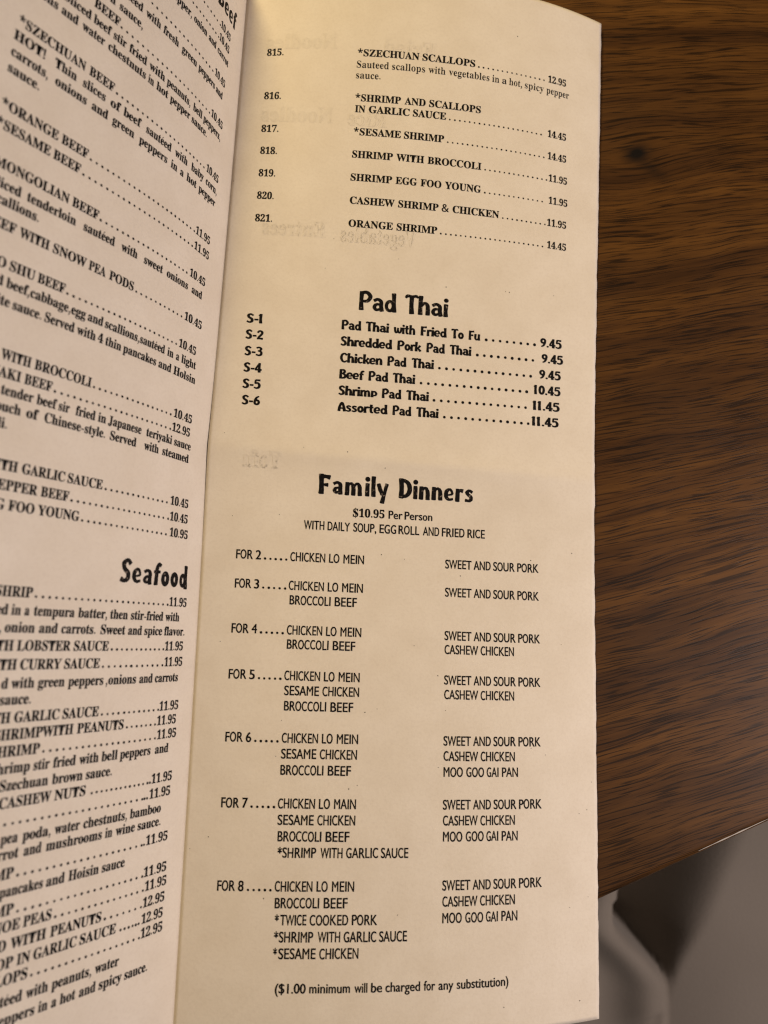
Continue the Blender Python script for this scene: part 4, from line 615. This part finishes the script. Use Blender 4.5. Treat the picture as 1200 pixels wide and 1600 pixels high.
TRACK = {'S': 1.0, 's': 1.0, 'L': .84, 'G': .80, 'H': 1.0, 'K': 1.0, 'A': .92}         # natural width of each face against its height
def set_run(text, u0, u1, v0, cap, font, prev_end, rough):
    """lays one run of letters between u0 and u1 (mm); returns points in mm and triangles"""
    F_ = FONTS[font]; x = 0.0; pl = []
    for ch in text:
        if ch == ' ': x += .33; continue
        a, P, T = F_[ch]; pl.append((x, P, T)); x += a
    xs0 = min(p[0] for p in pl[0][1]) + pl[0][0]; xs1 = max(p[0] for p in pl[-1][1]) + pl[-1][0]
    if u1 is None: u1 = u0 + (xs1 - xs0) * cap * TRACK[font]
    if u0 is None: u0 = u1 - (xs1 - xs0) * cap * TRACK[font]
    hs = (u1 - u0) / max(xs1 - xs0, 1e-6); gscale = hs; 
    PT = []; TR = []
    if font == 'A': gscale = hs * .92
    if font == 'G' and len(pl) > 1:
        # narrow face, tightly set: letters keep their width and overlap a little when squeezed
        gscale = max(hs, cap * .62)
    ext = [(x + min(p[0] for p in P), x + max(p[0] for p in P)) for x, P, T in pl]
    m0 = sum(ext[0]) / 2; m1 = sum(ext[-1]) / 2
    ca = u0 + (ext[0][1] - ext[0][0]) / 2 * gscale; cb = u1 - (ext[-1][1] - ext[-1][0]) / 2 * gscale
    for (x, P, T) in pl:
        k = len(PT); w = max(p[0] for p in P) - min(p[0] for p in P); mid = (max(p[0] for p in P) + min(p[0] for p in P)) / 2
        cx = ca + (x + mid - m0) / max(m1 - m0, 1e-6) * (cb - ca) if m1 > m0 else (u0 + u1) / 2
        dy = random.gauss(0, rough * .35) * cap; sk = random.gauss(0, rough * .3)
        for p in P:
            PT.append((cx + (p[0] - mid) * gscale + sk * p[1] * cap * .3 + random.gauss(0, rough * .35) * cap * .6, v0 - p[1] * cap - dy + random.gauss(0, rough * .35) * cap * .6))
        TR += [tuple(k + q for q in t) for t in T]
    return PT, TR, u1

ENT = [
['item_number',[['R',24.37,2.01,'S',[('815.',7.21,11.96)],[]]]],
['menu_entry',[['R',24.37,2.01,'S',[('*SZECHUAN',32.86,50.23),('SCALLOPS',51.14,66.36),('12.95',88.52,94.34)],[(67.4,87.24,15)]],['R',27.81,2.01,'s',[('Sauteed',32.81,41.8),('scallops',42.7,52.03),('with',53.03,57.88),('vegetables',58.86,70.66),('in',71.51,73.61),('a',74.47,75.82),('hot,',76.59,80.49),('spicy',81.37,87.26),('pepper',88.13,95.39)],[]],['R',30.98,2.01,'s',[('sauce.',32.76,39.62)],[]]]],
['item_number',[['R',37.67,2.01,'S',[('816.',7.31,12.07)],[]]]],
['menu_entry',[['R',37.67,2.01,'S',[('*SHRIMP',32.88,45.67),('AND',46.7,52.67),('SCALLOPS',53.67,68.58)],[]],['R',40.93,2.01,'S',[('IN',32.97,35.82),('GARLIC',36.81,48.3),('SAUCE',49.2,58.66),('14.45',88.93,94.84)],[(59.76,86.91,20)]]]],
['item_number',[['R',47.57,2.01,'S',[('817.',7.2,12.04)],[]]]],
['menu_entry',[['R',47.57,2.01,'S',[('*SESAME',32.96,46.16),('SHRIMP',47.0,58.38),('14.45',89.15,95.08)],[(59.43,87.95,21)]]]],
['item_number',[['R',54.16,2.01,'S',[('818.',7.36,12.03)],[]]]],
['menu_entry',[['R',54.16,2.01,'S',[('SHRIMP',32.87,44.24),('WITH',45.17,53.0),('BROCCOLI',54.0,69.43),('11.95',89.68,95.55)],[(70.55,89.04,14)]]]],
['item_number',[['R',60.81,2.01,'S',[('819.',7.39,12.03)],[]]]],
['menu_entry',[['R',60.81,2.01,'S',[('SHRIMP',32.79,44.34),('EGG',45.32,51.3),('FOO',52.33,58.21),('YOUNG',59.22,69.59),('11.95',89.91,95.85)],[(70.74,87.92,13)]]]],
['item_number',[['R',67.44,2.01,'S',[('820.',7.42,12.03)],[]]]],
['menu_entry',[['R',67.44,2.01,'S',[('CASHEW',32.94,45.35),('SHRIMP',46.37,57.71),('&',58.62,60.71),('CHICKEN',61.71,75.16),('11.95',89.64,95.68)],[(76.29,89.01,10)]]]],
['item_number',[['R',74.02,2.01,'S',[('821.',7.36,12.04)],[]]]],
['menu_entry',[['R',74.02,2.01,'S',[('ORANGE',32.94,45.24),('SHRIMP',46.26,57.66),('14.45',89.87,95.84)],[(58.71,88.49,22)]]]],
['heading',[['R',97.18,5.19,'K',[('Pad',37.05,47.43),('Thai',49.56,61.83)],[]]]],
['item_number',[['R',102.99,2.56,'H',[('S-1',7.17,11.42)],[]]]],
['menu_entry',[['R',102.99,2.56,'H',[('Pad',32.67,38.07),('Thai',39.2,45.67),('with',46.94,52.93),('Fried',54.39,61.75),('To',62.92,66.55),('Fu',67.92,71.27),('9.45',88.81,95.37)],[(72.96,87.12,8)]]]],
['item_number',[['R',107.52,2.56,'H',[('S-2',7.24,11.96)],[]]]],
['menu_entry',[['R',107.52,2.56,'H',[('Shredded',32.66,46.78),('Pork',48.14,54.88),('Pad',56.22,61.42),('Thai',62.69,68.91),('9.45',89.36,95.91)],[(70.59,86.78,9)]]]],
['item_number',[['R',112.13,2.56,'H',[('S-3',7.32,12.1)],[]]]],
['menu_entry',[['R',112.13,2.56,'H',[('Chicken',32.75,44.33),('Pad',45.65,50.94),('Thai',52.27,58.56),('9.45',88.8,95.33)],[(60.08,86.29,14)]]]],
['item_number',[['R',116.68,2.56,'H',[('S-4',7.41,12.2)],[]]]],
['menu_entry',[['R',116.68,2.56,'H',[('Beef',32.83,39.59),('Pad',40.73,46.15),('Thai',47.29,53.56),('10.45',87.25,95.37)],[(55.21,85.27,16)]]]],
['item_number',[['R',121.21,2.56,'H',[('S-5',7.48,12.26)],[]]]],
['menu_entry',[['R',121.21,2.56,'H',[('Shrimp',32.88,43.41),('Pad',44.63,49.99),('Thai',51.22,57.57),('11.45',87.04,95.22)],[(59.03,85.06,14)]]]],
['item_number',[['R',125.7,2.56,'H',[('S-6',7.64,12.4)],[]]]],
['menu_entry',[['R',125.7,2.56,'H',[('Assorted',32.91,46.44),('Pad',47.75,52.95),('Thai',54.19,60.46),('11.45',86.88,95.01)],[(62.07,85.98,13)]]]],
['heading',[['R',148.28,5.13,'A',[('Family',29.0,47.62),('Dinners',50.31,70.7)],[]]]],
['subheading',[['R',154.01,2.14,'S',[('$10.95',38.27,46.7)],[]],['R',154.01,2.14,'G',[('Per',47.77,51.57),('Person',52.09,59.64)],[]],['R',157.97,2.3,'G',[('WITH',25.55,30.89),('DAILY',31.73,37.63),('SOUP,',38.48,44.61),('EGG',45.46,49.93),('ROLL',50.53,56.16),('AND',57.12,61.58),('FRIED',62.28,68.54),('RICE',69.34,74.16)],[]]]],
['dinner_set',[['R',166.48,2.33,'G',[('FOR',8.59,12.9),('2',13.57,14.93),('CHICKEN',22.37,31.43),('LO',32.39,35.12),('MEIN',36.15,41.58)],[(15.99,21.38,5)]]]],
['side_dishes',[['R',166.48,2.33,'G',[('SWEET',63.34,70.57),('AND',71.16,75.88),('SOUR',76.56,82.66),('PORK',83.32,89.47)],[]]]],
['dinner_set',[['R',173.95,2.33,'G',[('FOR',8.67,12.85),('3',13.5,14.82),('CHICKEN',22.29,31.35),('LO',32.31,35.04),('MEIN',36.06,41.49)],[(15.87,21.4,5)]],['R',177.67,2.33,'G',[('BROCCOLI',22.67,33.2),('BEEF',34.24,40.01)],[]]]],
['side_dishes',[['R',173.95,2.33,'G',[('SWEET',63.38,70.61),('AND',71.21,75.93),('SOUR',76.61,82.72),('PORK',83.38,89.54)],[]]]],
['dinner_set',[['R',185.31,2.33,'G',[('FOR',8.45,12.78),('4',13.46,14.83),('CHICKEN',22.32,31.32),('LO',32.28,35.0),('MEIN',36.01,41.41)],[(15.87,21.27,5)]],['R',188.89,2.33,'G',[('BROCCOLI',22.48,33.09),('BEEF',34.14,39.95)],[]]]],
['side_dishes',[['R',185.31,2.33,'G',[('SWEET',63.37,70.67),('AND',71.27,76.05),('SOUR',76.73,82.91),('PORK',83.58,89.83)],[]],['R',188.89,2.33,'G',[('CASHEW',63.41,72.51),('CHICKEN',73.18,82.39)],[]]]],
['dinner_set',[['R',196.69,2.33,'G',[('FOR',8.37,12.78),('5',13.46,14.86),('CHICKEN',22.2,31.23),('LO',32.19,34.91),('MEIN',35.93,41.34)],[(15.89,21.24,5)]],['R',200.36,2.33,'G',[('SESAME',22.34,31.09),('CHICKEN',31.94,41.29)],[]],['R',204.15,2.33,'G',[('BROCCOLI',22.47,33.05),('BEEF',34.1,39.89)],[]]]],
['side_dishes',[['R',196.69,2.33,'G',[('SWEET',63.41,70.7),('AND',71.3,76.08),('SOUR',76.76,82.95),('PORK',83.62,89.87)],[]],['R',200.36,2.33,'G',[('CASHEW',63.45,72.56),('CHICKEN',73.22,82.44)],[]]]],
['dinner_set',[['R',211.92,2.33,'G',[('FOR',8.41,12.74),('6',13.41,14.79),('CHICKEN',22.28,31.31),('LO',32.26,34.98),('MEIN',36.0,41.4)],[(15.81,21.22,5)]],['R',215.69,2.33,'G',[('SESAME',22.27,31.03),('CHICKEN',31.88,41.23)],[]],['R',219.57,2.33,'G',[('BROCCOLI',22.3,32.96),('BEEF',34.01,39.84)],[]]]],
['side_dishes',[['R',211.92,2.33,'G',[('SWEET',63.42,70.68),('AND',71.28,76.04),('SOUR',76.73,82.9),('PORK',83.57,89.82)],[]],['R',215.69,2.33,'G',[('CASHEW',63.46,72.62),('CHICKEN',73.29,82.58)],[]],['R',219.57,2.33,'G',[('MOO',63.51,68.59),('GOO',69.48,74.23),('GAI',74.93,78.14),('PAN',79.04,83.42)],[]]]],
['dinner_set',[['R',227.46,2.33,'G',[('FOR',8.3,12.69),('7',13.37,14.76),('CHICKEN',22.08,31.18),('LO',32.14,34.88),('MAIN',35.9,41.34)],[(15.7,21.15,5)]],['R',231.28,2.33,'G',[('SESAME',22.19,31.03),('CHICKEN',31.89,41.3)],[]],['R',235.09,2.33,'G',[('BROCCOLI',22.35,33.05),('BEEF',34.1,39.95)],[]],['R',238.83,2.33,'G',[('*',22.53,23.62),('SHRIMP',23.72,31.94),('WITH',32.98,38.42),('GARLIC',39.26,47.22),('SAUCE',47.91,54.8)],[]]]],
['side_dishes',[['R',227.46,2.33,'G',[('SWEET',63.44,70.73),('AND',71.33,76.11),('SOUR',76.8,83.01),('PORK',83.69,89.99)],[]],['R',231.28,2.33,'G',[('CASHEW',63.49,72.61),('CHICKEN',73.28,82.55)],[]],['R',235.09,2.33,'G',[('MOO',63.54,68.58),('GOO',69.46,74.19),('GAI',74.88,78.07),('PAN',78.97,83.32)],[]]]],
['dinner_set',[['R',246.5,2.33,'G',[('FOR',8.46,12.78),('8',13.45,14.81),('CHICKEN',22.25,31.36),('LO',32.33,35.07),('MEIN',36.1,41.54)],[(15.88,21.25,5)]],['R',250.25,2.33,'G',[('BROCCOLI',22.44,33.15),('BEEF',34.21,40.05)],[]],['R',254.06,2.33,'G',[('*',22.6,23.63),('TWICE',23.93,30.22),('COOKED',30.99,40.34),('PORK',41.2,47.45)],[]],['R',257.83,2.33,'G',[('*',22.6,23.66),('SHRIMP',23.81,32.03),('WITH',33.08,38.52),('GARLIC',39.35,47.31),('SAUCE',48.0,54.88)],[]],['R',261.49,2.33,'G',[('*',22.6,23.54),('SESAME',23.85,32.77),('CHICKEN',33.61,43.08)],[]]]],
['side_dishes',[['R',246.5,2.33,'G',[('SWEET',63.53,70.76),('AND',71.35,76.11),('SOUR',76.79,82.97),('PORK',83.64,89.92)],[]],['R',250.25,2.33,'G',[('CASHEW',63.58,72.63),('CHICKEN',73.29,82.52)],[]],['R',254.06,2.33,'G',[('MOO',63.63,68.61),('GOO',69.48,74.15),('GAI',74.84,78.0),('PAN',78.89,83.2)],[]]]],
['footnote',[['R',268.95,2.1,'G',[('($1.00',23.39,30.73),('minimum',31.56,41.3),('will',42.33,45.48),('be',46.33,49.04),('charged',49.82,58.35),('for',59.22,62.08),('any',62.88,66.65),('substitution)',67.46,80.81)],[]]]],
['heading',[['L',21.7,5.25,'A',[('Beef',None,-6.16)],[]]]],
['menu_entry',[['L',27.0,2.05,'L',[('10.45',-14.39,-8.77)],[(-25.7,-14.75,8)]]]],
['menu_entry',[['L',30.69,2.05,'L',[('10.45',-14.48,-8.78)],[(-29.57,-14.83,11)]],['L',34.51,2.05,'L',[('pepper,',None,-26.44),('onion',-25.53,-19.95),('and',-19.05,-15.45),('carrot',-14.64,-8.55)],[]]]],
['menu_entry',[['L',41.17,2.05,'L',[('10.45',-14.66,-9.18)],[(-42.24,-15.7,18)]],['L',45.05,2.05,'L',[('sautéed',None,-41.37),('with',-40.35,-35.71),('fresh',-34.82,-29.51),('green',-28.24,-22.38),('peppers',-21.56,-14.02),('and',-13.36,-9.8)],[]],['L',48.86,2.05,'L',[('n',None,-48.51),('sauce,',-47.37,-40.72)],[]]]],
['menu_entry',[['L',52.72,2.05,'L',[('BEEF',-53.36,-46.58),('10.45',-14.26,-8.19)],[(-46.08,-15.05,21)]],['L',56.24,2.05,'L',[('Sliced',None,-53.53),('beef',-52.88,-48.29),('stir',-47.69,-44.14),('fried',-43.32,-38.14),('with',-37.29,-32.29),('peanuts,',-31.52,-22.85),('bell',-21.67,-17.89),('peppers,',-17.22,-8.77)],[]],['L',59.52,2.05,'L',[('onions',None,-60.95),('and',-60.13,-56.18),('water',-55.17,-49.48),('chestnuts',-48.55,-37.87),('in',-37.08,-35.32),('hot',-34.44,-30.58),('pepper',-29.8,-22.4),('sauce.',-21.7,-15.09)],[]]]],
['menu_entry',[['L',67.86,2.05,'L',[('*SZECHUAN',-68.04,-52.88),('BEEF',-51.92,-45.41),('10.45',-13.61,-7.51)],[(-44.64,-14.72,21)]],['L',71.25,2.05,'L',[('HOT!',-68.51,-61.75),('Thin',-59.58,-54.47),('slices',-52.91,-47.2),('of',-45.84,-43.04),('beef',-42.23,-37.1),('sautéed',-35.53,-27.27),('with',-25.9,-21.2),('baby',-19.6,-14.31),('corn,',-13.26,-7.73)],[]],['L',74.77,2.05,'L',[('carrots,',-68.48,-60.55),('onions',-58.88,-51.41),('and',-50.12,-45.92),('green',-44.69,-38.59),('peppers',-37.03,-28.08),('in',-26.74,-24.47),('a',-23.35,-22.05),('hot',-20.87,-16.84),('pepper',-15.8,-7.91)],[]],['L',78.24,2.05,'L',[('sauce.',-68.53,-61.86)],[]]]],
['menu_entry',[['L',85.82,2.05,'L',[('*ORANGE',-68.43,-56.19),('BEEF',-55.44,-49.04),('11.95',-14.99,-8.53)],[(-48.28,-15.6,23)]]]],
['menu_entry',[['L',89.89,2.05,'L',[('*SESAME',-68.74,-57.29),('BEEF',-56.64,-50.22),('11.95',-14.93,-8.28)],[(-49.43,-15.74,23)]]]],
['menu_entry',[['L',97.42,2.05,'L',[('MONGOLIAN',None,-51.64),('BEEF',-50.9,-44.29),('10.45',-15.43,-8.73)],[(-43.71,-16.54,19)]],['L',101.22,2.05,'L',[('Sliced',None,-61.69),('tenderloin',-60.44,-49.34),('sautéed',-47.43,-39.37),('with',-37.51,-32.87),('sweet',-30.83,-24.77),('onions',-23.41,-15.53),('and',-13.96,-9.48)],[]],['L',104.31,2.05,'L',[('scallions.',None,-57.33)],[]]]],
['menu_entry',[['L',108.91,2.05,'L',[('BEEF',None,-61.46),('WITH',-60.72,-54.24),('SNOW',-53.37,-45.45),('PEA',-44.81,-40.43),('PODS',-39.49,-32.66),('10.45',-15.52,-8.27)],[(-31.77,-16.61,11)]]]],
['menu_entry',[['L',116.27,2.05,'L',[('MOO',None,-62.21),('SHU',-61.51,-56.11),('BEEF',-55.52,-49.28),('10.45',-16.37,-9.55)],[(-48.67,-17.33,22)]],['L',119.8,2.05,'L',[('shredded',None,-62.17),('beef,cabbage,egg',-61.55,-43.67),('and',-43.16,-39.22),('scallions,sautéed',-38.71,-20.83),('in',-19.94,-17.78),('a',-16.84,-15.65),('light',-14.8,-8.95)],[]],['L',123.52,2.05,'L',[('white',None,-60.18),('sauce.',-59.59,-53.42),('Served',-52.71,-45.82),('with',-45.2,-40.54),('4',-40.0,-38.58),('thin',-37.99,-33.68),('pancakes',-33.09,-23.13),('and',-22.35,-17.95),('Holsin',-17.14,-8.59)],[]]]],
['menu_entry',[['L',133.77,2.05,'L',[('WITH',-60.2,-53.92),('BROCCOLI',-53.16,-39.87),('10.45',-15.33,-8.27)],[(-39.14,-16.32,16)]]]],
['menu_entry',[['L',137.28,2.05,'L',[('TERIYAKI',None,-55.5),('BEEF',-54.78,-48.67),('12.95',-15.32,-8.53)],[(-47.94,-15.93,22)]],['L',140.6,2.05,'L',[('tender',-59.09,-52.26),('beef',-51.56,-47.05),('sir',-46.61,-44.03),('fried',-42.61,-37.72),('in',-37.02,-34.92),('Japanese',-34.33,-24.86),('teriyaki',-23.39,-14.82),('sauce',-14.06,-7.66)],[]],['L',143.84,2.05,'L',[('touch',None,-54.5),('of',-53.35,-50.65),('Chinese-style.',-49.38,-34.7),('Served',-33.42,-25.99),('with',-23.61,-18.98),('steamed',-17.75,-8.13)],[]],['L',147.09,2.05,'L',[('broccoli.',None,-56.87)],[]]]],
['menu_entry',[['L',155.16,2.05,'L',[('WITH',None,-53.51),('GARLIC',-52.64,-43.08),('SAUCE',-42.48,-33.82),('10.45',-13.53,-6.93)],[(-32.95,-14.71,13)]]]],
['menu_entry',[['L',159.01,2.05,'L',[('PEPPER',None,-48.78),('BEEF',-48.04,-41.64),('10.45',-13.28,-6.73)],[(-40.93,-15.46,18),(-13.83,-13.81,1)]]]],
['menu_entry',[['L',162.83,2.05,'L',[('EGG',None,-55.14),('FOO',-54.39,-48.89),('YOUNG',-48.2,-38.64),('10.95',-12.93,-6.29)],[(-37.85,-14.13,17)]]]],
['heading',[['L',174.77,5.25,'A',[('Seafood',-26.62,-5.17)],[]]]],
['menu_entry',[['L',179.5,2.05,'L',[('SHRIP',None,-46.91),('11.95',-11.07,-4.9)],[(-46.16,-11.57,24)]],['L',183.05,2.05,'L',[('ed',None,-51.54),('in',-50.89,-48.92),('a',-48.18,-47.1),('tempura',-46.22,-37.01),('batter,',-36.17,-28.92),('then',-28.16,-23.34),('stir-fried',-22.49,-12.68),('with',-11.95,-7.17)],[]],['L',186.46,2.05,'L',[(',',None,-52.48),('onion',-51.78,-45.52),('and',-44.65,-40.48),('carrots.',-39.68,-31.47),('Sweet',-30.21,-23.62),('and',-22.88,-18.87),('spice',-18.17,-12.6),('flavor.',-11.98,-4.94)],[]]]],
['menu_entry',[['L',190.03,2.05,'L',[('WITH',None,-49.49),('LOBSTER',-48.81,-37.04),('SAUCE',-36.31,-27.64),('11.95',-11.36,-5.13)],[(-26.77,-11.78,12)]]]],
['menu_entry',[['L',193.74,2.05,'L',[('WITH',None,-48.33),('CURRY',-47.64,-38.7),('SAUCE',-38.04,-29.46),('11.95',-11.09,-4.97)],[(-28.62,-11.67,12),(-21.17,-21.15,1)]],['L',197.35,2.05,'L',[('d',None,-49.59),('with',-48.98,-44.13),('green',-43.38,-37.45),('peppers',-36.61,-28.08),(',onions',-27.42,-19.28),('and',-18.36,-14.37),('carrots',-13.68,-6.13)],[]],['L',200.49,2.05,'L',[('sauce.',None,-44.42)],[]]]],
['menu_entry',[['L',203.99,2.05,'L',[('WITH',None,-48.22),('GARLIC',-47.48,-37.78),('SAUCE',-37.05,-28.42),('11.95',-11.53,-5.32)],[(-27.56,-11.83,12),(-21.69,-21.67,1)]]]],
['menu_entry',[['L',207.27,2.05,'L',[('SHRIMPWITH',None,-34.17),('PEANUTS',-33.3,-21.54),('11.95',-11.92,-5.79)],[(-20.59,-12.45,7)]]]],
['menu_entry',[['L',210.49,2.05,'L',[('SHRIMP',None,-41.23),('11.95',-11.56,-5.39)],[(-40.37,-12.09,20)]],['L',213.73,2.05,'L',[('Shrimp',None,-42.87),('stir',-42.13,-38.62),('fried',-37.92,-32.74),('with',-31.95,-27.23),('bell',-26.51,-22.39),('peppers',-21.72,-13.16),('and',-11.83,-7.6)],[]],['L',217.03,2.05,'L',[('Szechuan',-48.65,-38.55),('brown',-37.7,-30.68),('sauce.',-29.93,-23.43)],[]]]],
['menu_entry',[['L',220.37,2.05,'L',[('CASHEW',-48.32,-37.48),('NUTS',-36.77,-29.59),('11.95',-12.15,-5.79)],[(-28.05,-13.28,13),(-12.53,-12.51,1)]]]],
['menu_entry',[['L',223.73,2.05,'L',[('11.95',-12.44,-6.0)],[(-51.18,-14.39,25),(-13.74,-13.73,1),(-13.0,-12.99,1)]],['L',227.19,2.05,'L',[('pea',-47.02,-43.58),('poda,',-42.6,-36.66),('water',-35.82,-30.05),('chestnuts,',-29.27,-18.25),('bamboo',-17.47,-8.52)],[]],['L',230.19,2.05,'L',[('carrot',None,-43.01),('and',-42.01,-38.27),('mushrooms',-37.31,-24.4),('in',-23.62,-21.76),('wine',-20.93,-15.76),('sauce.',-15.02,-8.33)],[]]]],
['menu_entry',[['L',233.94,2.05,'L',[('SHRIMP',None,-43.54),('11.95',-12.29,-5.79)],[(-42.69,-13.43,20),(-12.76,-12.75,1)]],['L',237.3,2.05,'L',[('pancakes',-45.92,-37.04),('and',-36.4,-32.29),('Hoisin',-31.48,-24.31),('sauce',-23.56,-17.7)],[]]]],
['menu_entry',[['L',240.87,2.05,'L',[('SHRIMP',None,-42.64),('11.95',-12.19,-5.49)],[(-41.78,-12.5,20)]]]],
['menu_entry',[['L',244.01,2.05,'L',[('NOE',None,-40.94),('PEAS',-40.33,-34.36),('11.95',-11.5,-5.18)],[(-33.47,-11.98,15)]]]],
['menu_entry',[['L',247.53,2.05,'L',[('D',None,-43.24),('WITH',-42.44,-35.09),('PEANUTS',-34.2,-22.49),('12.95',-11.73,-5.42)],[(-21.57,-12.14,7)]]]],
['menu_entry',[['L',250.97,2.05,'L',[('SCALLOP',None,-41.42),('IN',-40.72,-38.0),('GARLIC',-37.34,-27.96),('SAUCE',-27.24,-18.47),('12.95',-11.72,-5.6)],[(-17.22,-14.03,4),(-13.17,-13.15,1),(-12.39,-12.37,1)]]]],
['menu_entry',[['L',254.08,2.05,'L',[('SCALLOPS',None,-38.13),('12.95',-11.62,-5.42)],[(-37.27,-11.97,18)]],['L',258.01,2.05,'L',[('sautéed',None,-38.71),('with',-37.95,-33.33),('peanuts,',-32.55,-23.66),('water',-22.82,-16.88)],[]],['L',261.6,2.05,'L',[('peppers',None,-35.73),('in',-35.0,-32.99),('a',-32.24,-31.08),('hot',-30.38,-26.91),('and',-26.12,-22.24),('spicy',-21.49,-15.8),('sauce.',-15.14,-8.97)],[]]]]]
SPECKS = [(29.2,77.8),(47.3,82.1),(27.3,86.3),(60.9,88.8),(92.4,87.7),(78.0,88.3),(79.1,88.4),(7.2,155.5),(19.1,154.5),(46.1,163.7),(52.3,164.6),(67.5,168.3),(87.2,163.2),(99.2,160.6),(5.8,187.6),(42.9,204.1),(46.0,203.2),(22.0,206.5),(55.3,187.0),(95.9,185.4),(61.7,194.5),(63.8,203.2),(21.0,215.2),(25.8,219.7),(41.5,221.8),(39.4,222.7),(62.1,217.3),(87.1,212.4),(91.1,214.1),(104.5,221.1),(103.0,228.1),(100.7,229.0),(52.4,251.9),(97.7,251.9),(103.1,249.7),(100.4,274.3),(79.6,273.8),(3.9,133.8),(24.7,136.4),(36.3,136.9),(46.5,140.6),(78.6,12.8),(5.7,234.3),(1.4,237.1),(19.7,248.1),(0.6,62.4),(28.1,200.1),(41.1,198.8)]
ink = mat_ink('black_ink', (.005, .0042, .0045), .12, 1800)
ink_heavy = mat_ink('worn_black_ink', (.0055, .0045, .0045), .7, 1300)
ghost = mat_paper('show_through_ink', .976)
DOT = {'S': .25, 's': .2, 'L': .30, 'G': .32, 'H': .42, 'K': .42, 'A': .3}
ROUGH = {'S': .008, 's': .006, 'L': .008, 'G': .022, 'H': .006, 'K': .006, 'A': .02}
def print_block(name, rows, parent, mat):
    V = []; T = []; left = rows[0][0] == 'L'
    for pan, v0, cap, font, runs, dots in rows:
        prev = None
        for (text, u0, u1) in runs:
            P, F_, prev = set_run(text, u0, u1, v0, cap, font, prev, ROUGH[font])
            k = len(V); V += P; T += [tuple(k + q for q in f) for f in F_]
        for a, b, n in dots:
            r = DOT[font]
            for i in range(n):
                u = a + (b - a) * (i / (n - 1) if n > 1 else 0)
                P = disc(u + random.gauss(0, .015), v0 - r * .9 + random.gauss(0, .012), r * random.uniform(.9, 1.08), 9); k = len(V); V += P
                T += [(k, k + i_, k + i_ + 1) for i_ in range(1, 8)]
    A = np.array(V) * .001
    u = -A[:, 0] if left else A[:, 0]
    X = on_page(u, A[:, 1], left, .000045)
    # every triangle faces the reader
    N = normal(u, A[:, 1], left)
    TA = np.array(T); nr = np.cross(X[TA[:, 1]] - X[TA[:, 0]], X[TA[:, 2]] - X[TA[:, 0]])
    flip = (nr * N[TA[:, 0]]).sum(1) < 0; TA[flip] = TA[flip][:, ::-1]
    return mesh_obj(name, X, [tuple(map(int, t)) for t in TA], mat, parent)
for kind, rows in ENT:
    par = page_left if rows[0][0] == 'L' else page_right
    o = print_block(kind, rows, par, ink_heavy if kind == 'heading' else ink)
    if kind == 'heading': o['label'] = 'large bold heading ' + ' '.join(t[0] for t in rows[0][4])

# print of the other side showing through, mirrored and faint
def mirrored(name, text, right_u, left_u, v0, cap, font):
    P, T, _ = set_run(text, -right_u, -left_u, v0, cap, font, None, .01)
    A = np.array(P) * .001; A[:, 0] *= -1
    X = on_page(A[:, 0], A[:, 1], False, .000030); N = normal(A[:, 0], A[:, 1], False)
    TA = np.array(T); nr = np.cross(X[TA[:, 1]] - X[TA[:, 0]], X[TA[:, 2]] - X[TA[:, 0]])
    flip = (nr * N[TA[:, 0]]).sum(1) < 0; TA[flip] = TA[flip][:, ::-1]
    mesh_obj(name, X, [tuple(map(int, t)) for t in TA], ghost, page_right)
for txt, ru, lu, v0, cap in (('Noodles', 27, 7, 22.3, 4.4), ('Fried', 55, 40, 23.3, 4.4), ('Noodles', 27, 7, 44.4, 4.4), ('Rice', 42, 31, 44.8, 4.4), ('Entrees', 27, 9.5, 77.6, 4.4), ('Vegetables', 52, 31, 78.4, 4.4), ('Tofu', 19, 9, 142.5, 4.6)):
    try: mirrored('show_through_print', txt, ru, lu, v0, cap, 'S')
    except KeyError: pass

# toner specks on the right page
V = []; T = []
for (u, v) in SPECKS:
    r = random.choice((.09, .11, .14)) ; el = random.uniform(.6, 1.6); a0 = random.uniform(0, 3.14); k = len(V)
    for i in range(7):
        a = 2 * math.pi * i / 7; x, y = r * math.cos(a) * el, r * math.sin(a) / el * random.uniform(.7, 1.2)
        V.append((u + x * math.cos(a0) - y * math.sin(a0), v + x * math.sin(a0) + y * math.cos(a0)))
    T += [(k, k + i + 1, k + i) for i in range(1, 6)]
A = np.array(V) * .001
X = on_page(A[:, 0], A[:, 1], False, .000045)
sp = mesh_obj('toner_specks', X, T, ink, page_right); sp['kind'] = 'stuff'
